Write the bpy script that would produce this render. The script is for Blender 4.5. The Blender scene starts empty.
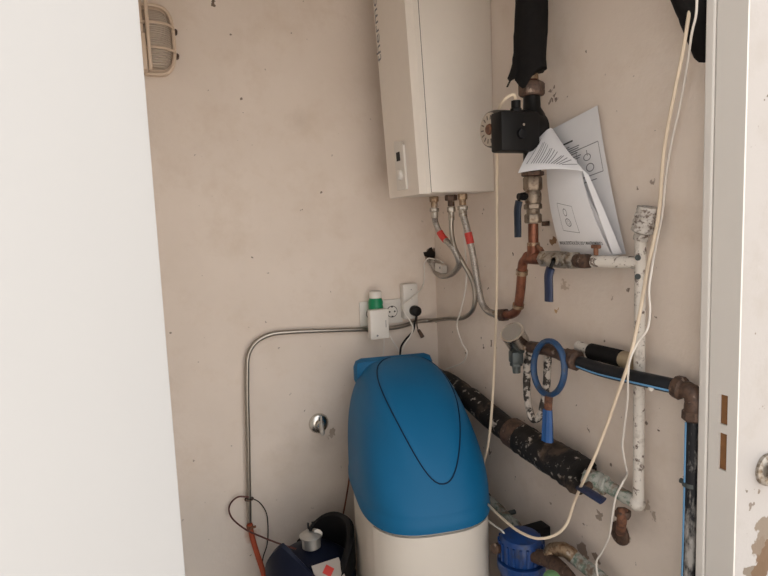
import bpy, bmesh, math, random
from mathutils import Vector as V, Matrix
random.seed(7)
S = bpy.context.scene
COL = S.collection
PI = math.pi
WX, BY = 0.94, 1.83            # right wall plane, back wall plane

# ------------------------------------------------------------------ materials
def newmat(name):
    m = bpy.data.materials.new(name); m.use_nodes = True
    nt = m.node_tree; b = nt.nodes['Principled BSDF']
    return m, nt, b
def node(nt, t, **kw):
    n = nt.nodes.new(t)
    for k, v in kw.items(): setattr(n, k, v)
    return n
def noise(nt, scale, detail=4, rough=.6, stretch=None):
    tc = node(nt, 'ShaderNodeTexCoord'); n = node(nt, 'ShaderNodeTexNoise')
    src = tc.outputs['Object']
    if stretch:
        mp = node(nt, 'ShaderNodeMapping'); mp.inputs['Scale'].default_value = stretch
        nt.links.new(src, mp.inputs['Vector']); src = mp.outputs['Vector']
    nt.links.new(src, n.inputs['Vector'])
    n.inputs['Scale'].default_value = scale; n.inputs['Detail'].default_value = detail; n.inputs['Roughness'].default_value = rough
    return n.outputs['Fac']
def ramp(nt, fac, a, b, ca=(0,0,0,1), cb=(1,1,1,1)):
    r = node(nt, 'ShaderNodeValToRGB'); e = r.color_ramp.elements
    e[0].position = a; e[1].position = b; e[0].color = ca; e[1].color = cb
    nt.links.new(fac, r.inputs['Fac']); return r.outputs['Color']
def mixc(nt, fac, a, b):
    m = node(nt, 'ShaderNodeMix', data_type='RGBA')
    for sock, v in ((m.inputs[0], fac), (m.inputs[6], a), (m.inputs[7], b)):
        if isinstance(v, bpy.types.NodeSocket): nt.links.new(v, sock)
        elif isinstance(v, (int, float)): sock.default_value = v
        else: sock.default_value = (*v, 1) if len(v) == 3 else v
    return m.outputs[2]
def bump(nt, b, fac, strength, dist=.002):
    n = node(nt, 'ShaderNodeBump'); n.inputs['Strength'].default_value = strength; n.inputs['Distance'].default_value = dist
    nt.links.new(fac, n.inputs['Height']); nt.links.new(n.outputs['Normal'], b.inputs['Normal'])
def plain(name, c, rough=.5, metal=0, var=.12, scale=30, bmp=0, spec=None):
    m, nt, b = newmat(name)
    if spec is None: spec = .2 if max(c) < .06 else .5
    b.inputs['Specular IOR Level'].default_value = spec
    b.inputs['Roughness'].default_value = rough; b.inputs['Metallic'].default_value = metal
    f = noise(nt, scale)
    d = tuple(x*(1-var) for x in c); l = tuple(min(1, x*(1+var)) for x in c)
    nt.links.new(mixc(nt, f, d, l), b.inputs['Base Color'])
    if bmp: bump(nt, b, f, bmp)
    return m
def worn(name, c, c2, scale=60, lo=.5, hi=.58, rough=.6, metal=0, c3=None, bmp=.5, spec=.5, stretch=None, scale3=25, lo3=.55, hi3=.65):
    """coat c broken by patches of c2 (and of c3)"""
    m, nt, b = newmat(name)
    b.inputs['Roughness'].default_value = rough; b.inputs['Metallic'].default_value = metal
    f = noise(nt, scale, 6, .65, stretch)
    b.inputs['Specular IOR Level'].default_value = .2 if max(c) < .03 else spec
    col = mixc(nt, ramp(nt, f, lo, hi), c, c2)
    if c3: col = mixc(nt, ramp(nt, noise(nt, scale3, 5, .6), lo3, hi3), col, c3)
    nt.links.new(col, b.inputs['Base Color'])
    bump(nt, b, f, bmp)
    return m

def wall_mat(name, c, chips=(), dirt=.18, stains=()):
    m, nt, b = newmat(name); b.inputs['Roughness'].default_value = .75
    tc = node(nt, 'ShaderNodeTexCoord')
    big = noise(nt, 2.2, 5, .6); mid = noise(nt, 9, 6, .65); fine = noise(nt, 120, 4, .6)
    col = mixc(nt, ramp(nt, big, .35, .75), c, tuple(v*(1-dirt*.55) for v in (c[0], c[1]*.985, c[2]*.965)))
    col = mixc(nt, ramp(nt, mid, .5, .85), col, (c[0]*.86, c[1]*.82, c[2]*.77))
    sp = noise(nt, 42, 3, .5)
    col = mixc(nt, ramp(nt, sp, .725, .76), col, (.22, .17, .13))
    dn = node(nt, 'ShaderNodeTexNoise'); dn.inputs['Scale'].default_value = 55; dn.inputs['Detail'].default_value = 4
    nt.links.new(tc.outputs['Object'], dn.inputs['Vector'])
    sub = node(nt, 'ShaderNodeVectorMath', operation='SUBTRACT'); sub.inputs[1].default_value = (.5, .5, .5)
    nt.links.new(dn.outputs['Color'], sub.inputs[0])
    sc = node(nt, 'ShaderNodeVectorMath', operation='SCALE'); sc.inputs['Scale'].default_value = .05
    nt.links.new(sub.outputs[0], sc.inputs[0])
    ad = node(nt, 'ShaderNodeVectorMath', operation='ADD')
    nt.links.new(tc.outputs['Object'], ad.inputs[0]); nt.links.new(sc.outputs[0], ad.inputs[1])
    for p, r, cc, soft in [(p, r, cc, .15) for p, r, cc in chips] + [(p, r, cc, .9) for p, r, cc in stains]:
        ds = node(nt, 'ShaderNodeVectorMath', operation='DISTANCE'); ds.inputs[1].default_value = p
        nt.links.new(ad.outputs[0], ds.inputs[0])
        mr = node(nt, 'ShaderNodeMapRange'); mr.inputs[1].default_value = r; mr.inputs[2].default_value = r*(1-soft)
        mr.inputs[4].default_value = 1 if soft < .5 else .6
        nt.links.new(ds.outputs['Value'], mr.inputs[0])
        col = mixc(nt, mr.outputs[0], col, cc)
    nt.links.new(col, b.inputs['Base Color'])
    a = node(nt, 'ShaderNodeMath', operation='ADD'); nt.links.new(mid, a.inputs[0])
    mu = node(nt, 'ShaderNodeMath', operation='MULTIPLY'); mu.inputs[1].default_value = .25
    nt.links.new(fine, mu.inputs[0]); nt.links.new(mu.outputs[0], a.inputs[1])
    bump(nt, b, a.outputs[0], .35, .006)
    return m

# ------------------------------------------------------------------ mesh tools
def cat_rom(pts, n=6):
    P = [V(p) for p in pts]
    if len(P) < 3: return P
    out = []
    for i in range(len(P)-1):
        p0 = P[i-1] if i else P[0]*2-P[1]
        p1, p2 = P[i], P[i+1]
        p3 = P[i+2] if i+2 < len(P) else P[-1]*2-P[-2]
        # centripetal parameters keep uneven spacing from overshooting
        t = [0]
        for a, b in ((p0, p1), (p1, p2), (p2, p3)): t.append(t[-1]+max((b-a).length, 1e-6)**.5)
        for k in range(n):
            u = t[1]+(t[2]-t[1])*k/n
            def L(a, b, ta, tb): return a*((tb-u)/(tb-ta))+b*((u-ta)/(tb-ta))
            A1, A2, A3 = L(p0, p1, t[0], t[1]), L(p1, p2, t[1], t[2]), L(p2, p3, t[2], t[3])
            B1, B2 = L(A1, A2, t[0], t[2]), L(A2, A3, t[1], t[3])
            out.append(L(B1, B2, t[1], t[2]))
    out.append(P[-1]); return out
def perp(d):
    d = V(d).normalized()
    a = V((0, 0, 1)) if abs(d.z) < .9 else V((1, 0, 0))
    u = d.cross(a).normalized(); return u, d.cross(u).normalized()

class MB:
    def __init__(s): s.bm = bmesh.new(); s.sharp = set()
    def ring_strip(s, rings, closed=False, cap=True):
        vs = [[s.bm.verts.new(p) for p in r] for r in rings]
        n = len(vs[0])
        idx = list(range(len(vs)-1)) + ([-1] if closed else [])
        for i in idx:
            a, b = vs[i], vs[i+1]
            for k in range(n):
                try: s.bm.faces.new((a[k], a[(k+1) % n], b[(k+1) % n], b[k]))
                except ValueError: pass
        if cap and not closed:
            s.bm.faces.new(list(reversed(vs[0]))); s.bm.faces.new(vs[-1])
        return s
    def tube(s, pts, r, seg=10, smooth=6, closed=False, flat=1., wob=0.):
        P = cat_rom(pts, smooth) if smooth else [V(p) for p in pts]
        if closed: P = P[:-1] if (P[0]-P[-1]).length < 1e-6 else P
        N = len(P); rings = []; u = None
        for i, p in enumerate(P):
            a = P[i-1] if (i or closed) else P[i]
            b = P[(i+1) % N] if (i+1 < N or closed) else P[i]
            d = (b-a).normalized()
            if u is None: u, v = perp(d)
            else:
                u = (u-d*u.dot(d)).normalized(); v = d.cross(u)
            rr = r if isinstance(r, (int, float)) else r[0]+(r[-1]-r[0])*i/(N-1) if len(r) == 2 else r[min(int(i/(N-1)*(len(r)-1)+.5), len(r)-1)]
            rings.append([p+(u*math.cos(2*PI*k/seg)+v*math.sin(2*PI*k/seg)*flat)*rr*(1+random.uniform(-wob, wob)) for k in range(seg)])
        return s.ring_strip(rings, closed)
    def lathe(s, p, d, prof, seg=20, rot=0.):
        """prof: (distance along d, radius)"""
        p = V(p); d = V(d).normalized(); u, v = perp(d)
        rings = [[p+d*t+(u*math.cos(2*PI*k/seg+rot)+v*math.sin(2*PI*k/seg+rot))*max(r, 1e-4) for k in range(seg)] for t, r in prof]
        return s.ring_strip(rings)
    def cyl(s, a, b, r, r2=None, seg=16, bev=0.):
        a, b = V(a), V(b); L = (b-a).length; r2 = r if r2 is None else r2
        pr = [(0, r), (L, r2)] if not bev else [(0, r-bev), (bev, r), (L-bev, r2), (L, r2-bev)]
        return s.lathe(a, b-a, pr, seg)
    def hexnut(s, a, b, r):
        a, b = V(a), V(b); L = (b-a).length; e = L*.14
        return s.lathe(a, b-a, [(0, r*.88), (e, r), (L-e, r), (L, r*.88)], 6)
    def box(s, lo, hi, bev=0., seg=2, mtx=None):
        lo, hi = V(lo), V(hi)
        r = bmesh.ops.create_cube(s.bm, size=1, matrix=Matrix.Translation((lo+hi)/2) @ Matrix.Diagonal((*(hi-lo), 1)))
        vs = r['verts']
        if bev:
            es = {e for v in vs for e in v.link_edges}
            q = bmesh.ops.bevel(s.bm, geom=list(es), offset=bev, segments=seg, profile=.5, affect='EDGES')
            vs = list({v for f in q['faces'] for v in f.verts} | {v for v in vs if v.is_valid})
        if mtx is not None: bmesh.ops.transform(s.bm, matrix=mtx, verts=vs)
        return s
    def obox(s, c, ax, ay, az, sx, sy, sz, bev=0.):
        """box centred at c along three axes"""
        ax, ay, az = V(ax).normalized(), V(ay).normalized(), V(az).normalized()
        m = Matrix((( ax.x, ay.x, az.x, c[0]), (ax.y, ay.y, az.y, c[1]), (ax.z, ay.z, az.z, c[2]), (0, 0, 0, 1)))
        return s.box((-sx/2, -sy/2, -sz/2), (sx/2, sy/2, sz/2), bev, mtx=m)
    def prism(s, outline, d):
        """closed outline of 3D points pushed along vector d"""
        d = V(d); a = [s.bm.verts.new(V(p)) for p in outline]; b = [s.bm.verts.new(V(p)+d) for p in outline]; n = len(a)
        s.bm.faces.new(a); s.bm.faces.new(list(reversed(b)))
        for k in range(n): s.bm.faces.new((a[(k+1) % n], a[k], b[k], b[(k+1) % n]))
        return s
    def sphere(s, c, r, sq=(1, 1, 1), seg=14):
        bmesh.ops.create_uvsphere(s.bm, u_segments=seg, v_segments=seg//2+2, radius=r, matrix=Matrix.Translation(c) @ Matrix.Diagonal((*sq, 1)))
        return s
    def grid(s, f, nu, nv, thick=0.):
        vs = [[s.bm.verts.new(f(i/nu, j/nv)) for j in range(nv+1)] for i in range(nu+1)]
        for i in range(nu):
            for j in range(nv): s.bm.faces.new((vs[i][j], vs[i+1][j], vs[i+1][j+1], vs[i][j+1]))
        if thick:
            bmesh.ops.recalc_face_normals(s.bm, faces=s.bm.faces)
            bmesh.ops.solidify(s.bm, geom=list(s.bm.faces), thickness=thick)
        return s
    def polys(s, verts, faces):
        vs = [s.bm.verts.new(v) for v in verts]
        for f in faces:
            try: s.bm.faces.new([vs[i] for i in f])
            except ValueError: pass
        return s

def wloc(o):
    p = V((0, 0, 0))
    while o: p += o.location; o = o.parent
    return p
def build(name, mb, mat, parent=None, smooth=True, angle=.7, origin=None):
    bm = mb.bm
    bmesh.ops.recalc_face_normals(bm, faces=bm.faces)
    if origin is not None: o0 = V(origin)
    elif parent is None:
        lo = [min(v.co[i] for v in bm.verts) for i in range(3)]; hi = [max(v.co[i] for v in bm.verts) for i in range(3)]
        o0 = V(((lo[0]+hi[0])/2, (lo[1]+hi[1])/2, lo[2]))
    else: o0 = wloc(parent)
    bmesh.ops.translate(bm, verts=bm.verts, vec=-o0)
    for f in bm.faces: f.smooth = smooth
    for e in bm.edges:
        if len(e.link_faces) == 2 and e.calc_face_angle(0) > angle: e.smooth = False
    me = bpy.data.meshes.new(name); bm.to_mesh(me); bm.free()
    me.materials.append(mat)
    o = bpy.data.objects.new(name, me); COL.objects.link(o)
    if parent is None: o.location = o0
    else: o.parent = parent
    return o
def tag(o, label, cat, group=None):
    o['label'] = label; o['category'] = cat
    if group: o['group'] = group
    return o
def thing(name, loc, label, cat, group=None):
    o = bpy.data.objects.new(name, None); COL.objects.link(o); o.location = loc; o.empty_display_size = .05
    return tag(o, label, cat, group)
def struct(o): o['kind'] = 'structure'; return o
def text_geo(s, size, bold=0.):
    cu = bpy.data.curves.new('t', 'FONT'); cu.body = s; cu.size = size; cu.resolution_u = 2; cu.offset = bold
    o = bpy.data.objects.new('t', cu); COL.objects.link(o)
    dg = bpy.context.evaluated_depsgraph_get(); e = o.evaluated_get(dg); me = e.to_mesh()
    vs = [v.co.copy() for v in me.vertices]; fs = [tuple(p.vertices) for p in me.polygons]
    e.to_mesh_clear(); bpy.data.objects.remove(o); bpy.data.curves.remove(cu)
    return vs, fs
def lerp(a, b, t): return V(a)*(1-t)+V(b)*t

# ------------------------------------------------------------------ palette
PAINT = (.80, .70, .62)
RUST = (.20, .085, .045)
M = {}
M['white_pl'] = plain('white_plastic', (.72, .68, .63), .4, var=.03)
M['heater'] = plain('heater_enamel', (.80, .735, .665), .4, var=.03)
M['grey_line'] = plain('seam_grey', (.12, .1, .09), .7)
M['black'] = plain('black_plastic', (.007, .0065, .0065), .45)
M['foam'] = plain('black_foam', (.010, .009, .009), .9, var=.4, scale=70, bmp=.6)
M['steel'] = plain('steel_tube', (.36, .33, .29), .32, 1, var=.2, scale=80)
M['braid'] = worn('steel_braid', (.52, .48, .44), (.22, .20, .18), 420, .45, .6, .4, .85, bmp=.6)
M['chrome'] = plain('chrome', (.66, .64, .60), .24, 1, var=.05)
M['alu'] = plain('aluminium', (.46, .45, .43), .42, .8, var=.12)
M['copper'] = worn('copper_pipe', (.235, .088, .05), (.13, .05, .032), 45, .45, .65, .42, .6, c3=(.10, .06, .045), lo3=.62, hi3=.7)
M['brass'] = worn('brass_fitting', (.36, .26, .17), (.20, .12, .07), 90, .45, .6, .42, .7, c3=(.50, .44, .38), lo3=.6, hi3=.68)
M['bronze'] = worn('bronze_fitting', (.115, .068, .047), (.065, .04, .03), 70, .45, .6, .55, .35, c3=(.33, .25, .20), lo3=.62, hi3=.7, scale3=60)
M['nickel'] = worn('nickel_fitting', (.44, .40, .35), (.22, .17, .12), 80, .48, .62, .4, .7)
M['blue'] = plain('lever_blue', (.012, .027, .085), .4, var=.2)
M['dkblue'] = plain('lever_slate', (.02, .028, .045), .4, var=.2)
M['lid'] = plain('lid_blue', (.004, .118, .265), .5, var=.04, spec=.25, scale=6)
M['flap'] = plain('flap_blue', (.004, .126, .285), .5, var=.03, spec=.25, scale=6)
M['lidline'] = plain('lid_seam', (.006, .02, .05), .7)
M['cab'] = plain('cabinet_cream', (.66, .60, .53), .4, var=.03, scale=5)
M['paper'] = plain('paper', (.76, .75, .765), .7, var=.02)
M['ink'] = plain('ink', (.06, .06, .065), .8)
M['greyink'] = plain('grey_ink', (.22, .22, .23), .8)
M['cream'] = plain('cable_cream', (.70, .58, .44), .5, var=.06)
M['whitec'] = plain('cable_white', (.74, .69, .63), .5, var=.04)
M['red'] = plain('red_tag', (.55, .045, .035), .5)
M['green'] = plain('green_plastic', (.0, .22, .09), .4, var=.1)
M['flaky'] = worn('flaking_white_paint', (.66, .61, .55), (.14, .10, .08), 60, .555, .62, .65, c3=(.45, .40, .35))
M['flakypipe'] = worn('flaking_white_pipe', (.62, .56, .50), (.10, .065, .05), 55, .54, .60, .65, c3=(.42, .36, .30))
M['green_cor'] = worn('verdigris_pipe', (.40, .40, .36), (.13, .19, .15), 60, .48, .60, .7, c3=(.20, .14, .10))
M['pe'] = worn('black_polyethylene', (.014, .015, .018), (.12, .115, .11), 40, .66, .74, .35, bmp=.15)
M['stripe'] = plain('pipe_stripe', (.12, .30, .52), .5)
M['tape'] = worn('black_tape', (.016, .014, .013), (.45, .40, .35), 48, .575, .66, .6, c3=(.085, .058, .042), bmp=.9, scale3=12)
M['wrench'] = worn('wrench_blue', (.018, .062, .155), (.05, .06, .075), 50, .5, .65, .45)
M['handle'] = plain('wrench_handle_blue', (.010, .085, .28), .4, var=.15)
M['rust'] = worn('rust', RUST, (.09, .04, .025), 60, .45, .6, .8)
M['filter'] = worn('filter_blue', (.008, .048, .19), (.02, .03, .07), 30, .5, .7, .35)
M['navy'] = plain('navy_plastic', (.005, .008, .022), .5, var=.15)
M['blacksh'] = plain('black_shroud', (.006, .006, .007), .55)
M['orange'] = plain('orange_rubber', (.36, .06, .02), .65, var=.4, bmp=.5)
M['dkred'] = plain('dark_red_tube', (.085, .025, .02), .4)
M['tan'] = plain('tan_foam', (.36, .28, .18), .8)
M['dark'] = plain('dark_hollow', (.02, .016, .013), .9)
M['wood'] = plain('raw_brown_wood', (.24, .11, .04), .8, var=.3, scale=60)
M['gmetal'] = plain('green_grey_metal', (.075, .088, .088), .45, .4)
M['dknavy'] = plain('lever_navy', (.008, .018, .060), .45)
M['labelp'] = plain('label_cream', (.42, .37, .33), .6)
M['oldbrass'] = worn('old_brass', (.27, .215, .165), (.14, .095, .065), 80, .48, .62, .42, .6)
M['handle_alu'] = plain('cast_handle', (.55, .53, .50), .55, .4)
M['motor'] = plain('motor_grey', (.07, .062, .052), .45, .3)
M['plate'] = plain('plate_beige', (.50, .44, .37), .4, .3)

# ------------------------------------------------------------------ setting
DG = (.16, .115, .085)
rust1 = (.30, .17, .09)
rchips = [((0.94, 1.1788, 1.7651), .009, DG), ((0.94, 1.1716, 1.7423), .007, DG), ((0.94, 1.1867, 1.7336), .006, DG), ((0.94, 1.3608, 1.3614), .006, DG), ((0.94, 1.4883, 1.2492), .005, DG), ((0.94, 1.5476, 1.2), .005, DG),
          ((0.94, 1.3942, 1.2225), .005, DG), ((0.94, 1.4779, 1.0819), .009, DG), ((0.94, 1.5237, 1.0675), .006, DG), ((0.94, 1.0201, 0.7482), .011, (.38, .30, .24)), ((0.94, 0.8843, 0.8278), .012, (.36, .28, .22)), ((0.94, 0.8631, 0.8221), .009, (.34, .27, .21)),
          ((0.94, 1.2669, 0.8341), .008, DG), ((0.94, 1.088, 0.871), .007, DG), ((0.94, 1.0783, 0.6267), .020, (.22, .14, .10)), ((0.94, 1.0333, 0.6329), .016, (.24, .17, .12)), ((0.94, 0.9543, 0.7386), .030, (.30, .23, .18)), ((0.94, 0.9837, 1.2656), .005, (.5, .4, .33)),
          ((0.94, 1.1394, 1.2864), .012, (.55, .44, .35)), ((0.94, 1.1835, 1.3964), .012, rust1), ((0.94, 1.1702, 1.2155), .008, (.5, .32, .16)), ((0.94, 0.8723, 1.518), .009, (.4, .32, .27)), ((0.94, 0.8504, 1.0111), .006, DG), ((0.94, 1.6362, 1.0239), .006, DG), ((0.94, 1.4962, 0.7315), .008, DG)]
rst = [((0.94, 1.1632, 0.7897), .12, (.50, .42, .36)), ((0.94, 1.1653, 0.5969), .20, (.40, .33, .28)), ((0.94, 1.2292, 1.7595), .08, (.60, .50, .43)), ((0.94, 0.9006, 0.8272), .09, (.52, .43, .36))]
kchips = [((0.2298, 1.83, 2.1235), .009, DG), ((0.5281, 1.83, 0.7602), .012, (.22, .15, .10)), ((0.5166, 1.83, 0.7447), .010, (.22, .15, .10)), ((0.3622, 1.83, 1.0701), .003, DG), ((0.9355, 1.83, 1.3346), .034, (.20, .14, .10)), ((0.9587, 1.83, 1.3118), .020, (.35, .27, .21)),
          ((0.2264, 1.83, 0.3977), .006, DG), ((0.4444, 1.83, 0.5086), .006, (.32, .26, .21)), ((0.5462, 1.83, 1.244), .004, (.4, .33, .27))]
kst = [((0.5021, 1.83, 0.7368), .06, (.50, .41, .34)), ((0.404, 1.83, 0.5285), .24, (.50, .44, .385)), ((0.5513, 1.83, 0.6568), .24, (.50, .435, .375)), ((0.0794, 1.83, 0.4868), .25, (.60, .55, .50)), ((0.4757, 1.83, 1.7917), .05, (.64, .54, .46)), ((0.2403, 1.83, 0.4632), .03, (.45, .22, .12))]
M['wallr'] = wall_mat('right_wall_paint', PAINT, rchips, .2, rst)
M['wallk'] = wall_mat('back_wall_paint', PAINT, kchips, .2, kst)
M['wallo'] = wall_mat('outer_paint', (.46, .435, .42), [((0.9851, 0.656, 0.8275), .030, (.17, .10, .055)), ((0.9626, 0.656, 0.8013), .026, (.16, .095, .05)), ((0.9826, 0.656, 0.8813), .030, (.24, .19, .145)), ((0.963, 0.656, 0.8523), .018, (.22, .165, .12)), ((0.9389, 0.656, 0.9327), .007, (.22, .18, .15)), ((0.9387, 0.656, 0.8136), .016, (.21, .17, .13)), ((0.9299, 0.656, 0.9677), .005, (.2, .17, .14)), ((0.9431, 0.656, 1.6274), .005, (.2, .17, .14))], .08)
M['ceil'] = plain('ceiling_paint', (.82, .77, .71), .8, var=.05, scale=4)
M['floor'] = plain('concrete_floor', (.15, .13, .115), .85, var=.2, scale=8, bmp=.4)
M['yard'] = plain('yard_paving', (.34, .31, .28), .85, var=.15, scale=6, bmp=.4)
M['door'] = plain('door_paint', (.56, .558, .555), .42, var=.02, scale=3)
M['jamb'] = plain('jamb_paint', (.74, .705, .665), .42, var=.03, scale=8)
def wallbox(name, lo, hi, mat): return struct(build(name, MB().box(lo, hi), mat, smooth=False, origin=(0, 0, 0)))
XL = -.14
YF0, YF1 = .656, .7295
wallbox('wall_back', (XL-.1, BY, -.0), (WX+.1, BY+.1, 2.5), M['wallk'])
wallbox('wall_right', (WX, YF1, 0), (WX+.1, BY, 2.5), M['wallr'])
wallbox('wall_left', (XL-.1, YF1, 0), (XL, BY, 2.5), M['ceil'])
wallbox('floor', (XL-.1, YF0, -.1), (WX+.1, BY+.1, 0), M['floor'])
wallbox('ceiling', (XL-.1, YF1, 2.5), (WX+.1, BY+.1, 2.6), M['ceil'])
fw = MB()
fw.box((-1.6, YF0, 0), (-.05, YF1, 2.6)); fw.box((.955, YF0, 0), (2.2, YF1, 2.6)); fw.box((.9042, YF0-.0006, 0), (.957, YF0-.0001, 2.6)); fw.box((-.05, YF0, 2.12), (.955, YF1, 2.6))
struct(build('wall_front', fw, M['wallo'], smooth=False, origin=(0, 0, 0)))
wallbox('ground', (-6, -9, -.12), (7., YF0, -.02), M['yard'])

# door frame: right post with two latch holes cut through its face, left post, head
def holed_post():
    mb = MB(); x = .90
    ys = [YF0, (0.9, 0.6735, 1.1107)[1], (0.9, 0.6884, 1.1064)[1], YF1-.0205]
    h = [((0.9, 0.6795, 1.0822)[2], (0.9, 0.6808, 1.1353)[2]), ((0.9, 0.6811, 1.0001)[2], (0.9, 0.6828, 1.0667)[2])]
    zs = [0, h[1][0], h[1][1], h[0][0], h[0][1], 2.12]
    def q(a, b, c, d): mb.polys([a, b, c, d], [(0, 1, 2, 3)])
    for i in range(3):
        for k in range(5):
            if i == 1 and k in (1, 3): continue
            y0, y1, z0, z1 = ys[i], ys[i+1], zs[k], zs[k+1]
            q((x, y0, z0), (x, y1, z0), (x, y1, z1), (x, y0, z1))
    for k in (1, 3):
        y0, y1, z0, z1 = ys[1], ys[2], zs[k], zs[k+1]; e = x+.004
        q((x, y0, z0), (e, y0, z0), (e, y0, z1), (x, y0, z1)); q((x, y1, z0), (e, y1, z0), (e, y1, z1), (x, y1, z1))
        q((x, y0, z0), (x, y1, z0), (e, y1, z0), (e, y0, z0)); q((x, y0, z1), (x, y1, z1), (e, y1, z1), (e, y0, z1))
    y3 = ys[3]
    q((x, y3, 0), (x+.004, y3+.003, 0), (x+.004, y3+.003, 2.12), (x, y3, 2.12))
    mb.box((x+.0002, YF0-.0005, 0), (.904, YF0+.0002, 2.12))
    mb.box((x-.002, y3+.003, 0), (.955, YF1, 2.12), .003)
    return mb, ys, zs
mb, ys, zs = holed_post()
post = struct(build('trim_1', mb, M['jamb'], smooth=False))
r = MB()
for k in (1, 3): r.box((.9045, ys[1]-.003, zs[k]-.004), (.93, ys[2]+.003, zs[k+1]+.004))
build('latch_pocket', r, M['wood'], post, False)
b = MB().box((.904, YF0, 0), (.9045, ys[1], 2.12)).box((.931, YF0, 0), (.955, ys[3], 2.12))
build('post_core', b, M['jamb'], post, False)
struct(build('trim_2', MB().box((-.05, YF0, 0), (-.012, YF1, 2.12), .003), M['jamb'], smooth=False))
struct(build('trim_3', MB().box((-.012, YF0, 2.08), (.898, YF1, 2.12), .003), M['jamb'], smooth=False))
# the open door leaf, hinged on the left post
HX, HY = (0.012, 0.8536, 1.3592)[0], .690
ang = math.radians(121)
du = V((math.cos(ang), -math.sin(ang), 0)); dn = V((du.y, -du.x, 0))
if dn.x > 0: dn = -dn
dl = MB()
c = V((HX, HY, 0))+du*.42+dn*.02+V((0, 0, 1.055))
dl.obox(c, du, dn, (0, 0, 1), .84, .04, 2.07, .004)
leaf = struct(build('door_1', dl, M['door'], smooth=False))
hm = V((HX, HY, 0))+du*.78-dn*.0
h = MB().cyl(hm+V((0, 0, 1.02)), hm-dn*.05+V((0, 0, 1.02)), .011).tube([hm-dn*.048+V((0, 0, 1.02)), hm-dn*.052-du*.06+V((0, 0, 1.02)), hm-dn*.05-du*.12+V((0, 0, 1.018))], .009)
build('door_handle', h, M['alu'], leaf)

# knob on the outer wall
kc = V((0.9773, 0.656, 0.9961))
t = thing('wall_fitting', kc, 'round worn metal fitting on the peeling outer wall right of the door frame', 'fitting')
build('rose', MB().lathe(kc, (0, -1, 0), [(0, .0285), (.006, .0285), (.010, .023)], 28), M['nickel'], t)
build('boss', MB().lathe(kc+V((0, -.006, 0)), (0, -1, 0), [(0, .012), (.008, .013), (.014, .020), (.024, .021), (.032, .014), (.034, .002)], 28), M['nickel'], t)

# ------------------------------------------------------------------ bulkhead lamp
LZ0, LZ1 = (0.0424, 1.83, 1.8962)[2], (0.0574, 1.83, 2.0896)[2]
lx1 = (0.1155, 1.83, 2.0068)[0]
lxc = lx1-.058
lzc = (LZ0+LZ1)/2
t = thing('bulkhead_lamp', (lxc, BY, LZ0), 'cream caged bulkhead lamp high on the back wall beside the open door', 'lamp')
M['lensm'], nt, b = newmat('ribbed_glass')
b.inputs['Base Color'].default_value = (.60, .50, .41, 1); b.inputs['Roughness'].default_value = .25
b.inputs['Transmission Weight'].default_value = .12
tc = node(nt, 'ShaderNodeTexCoord'); w = node(nt, 'ShaderNodeTexWave', wave_type='BANDS', bands_direction='Z'); w.inputs['Scale'].default_value = 55
nt.links.new(tc.outputs['Object'], w.inputs['Vector']); bump(nt, b, w.outputs['Fac'], .8, .003)
M['lampbase'] = plain('lamp_cream', (.66, .52, .40), .45, var=.04)
def stad(hw, hh, n=14, p=3.2):
    out = []
    for k in range(4*n):
        a = 2*PI*k/(4*n); ca, sa = math.cos(a), math.sin(a)
        out.append((math.copysign(abs(ca)**(2/p), ca)*hw, math.copysign(abs(sa)**(2/p), sa)*hh))
    return out
def lampring(hw, hh, off): return [V((lxc+x, BY-off, lzc+z)) for x, z in stad(hw, hh)]
hh = (LZ1-LZ0)/2; hw = .058
mb = MB(); mb.ring_strip([lampring(hw*.96, hh*.97, .0001), lampring(hw*.96, hh*.97, .022), lampring(hw*.9, hh*.93, .028)])
build('lamp_base', mb, M['lampbase'], t)
mb = MB(); mb.ring_strip([lampring(hw*q, hh*q, .028+.05*math.sqrt(max(0, 1-(q/.84)**2))) for q in (.84, .82, .74, .6, .4, .2, .02)])
build('lens', mb, M['lensm'], t)
cg = MB()
cg.tube([*lampring(hw*.95, hh*.96, .034)], .0055, 8, 0, closed=True)
for z in (-.34, .34):
    cg.tube([V((lxc+hw*.97*math.cos(a), BY-.034-.048*math.sin(a), lzc+hh*z)) for a in [PI*k/12 for k in range(13)]], .0035, 6, 0)
for x in (-.012,):
    cg.box((lxc-.018, BY-.092, lzc-hh*.98), (lxc-.008, BY-.076, lzc+hh*.98), .003)
build('cage', cg, M['lampbase'], t)
mb = MB().box((lxc-.056, BY-.086, lzc-hh*.97), (lxc-.020, BY-.03, lzc+hh*.02), .003)
lc = build('front_cover', mb, M['lampbase'], t)
build('front_cover', MB().box((lxc-.056, BY-.076, lzc+hh*.05), (lxc-.024, BY-.03, lzc+hh*.97), .003).box((lxc-.056, BY-.080, lzc+hh*.30), (lxc-.020, BY-.07, lzc+hh*.34)), M['lampbase'], t)
build('cover_screw', MB().lathe((lxc-.040, BY-.086, lzc-hh*.50), (0, -1, 0), [(0, .007), (.002, .006)], 12), M['dark'], lc)
for z in (.34, -.36):
    build('fixing_lug', MB().lathe((lxc+hw*1.0+.004, BY-.001, lzc+hh*z), (0, -1, 0), [(0, .007), (.02, .006), (.023, .003)], 10), M['bronze'], t)

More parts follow.
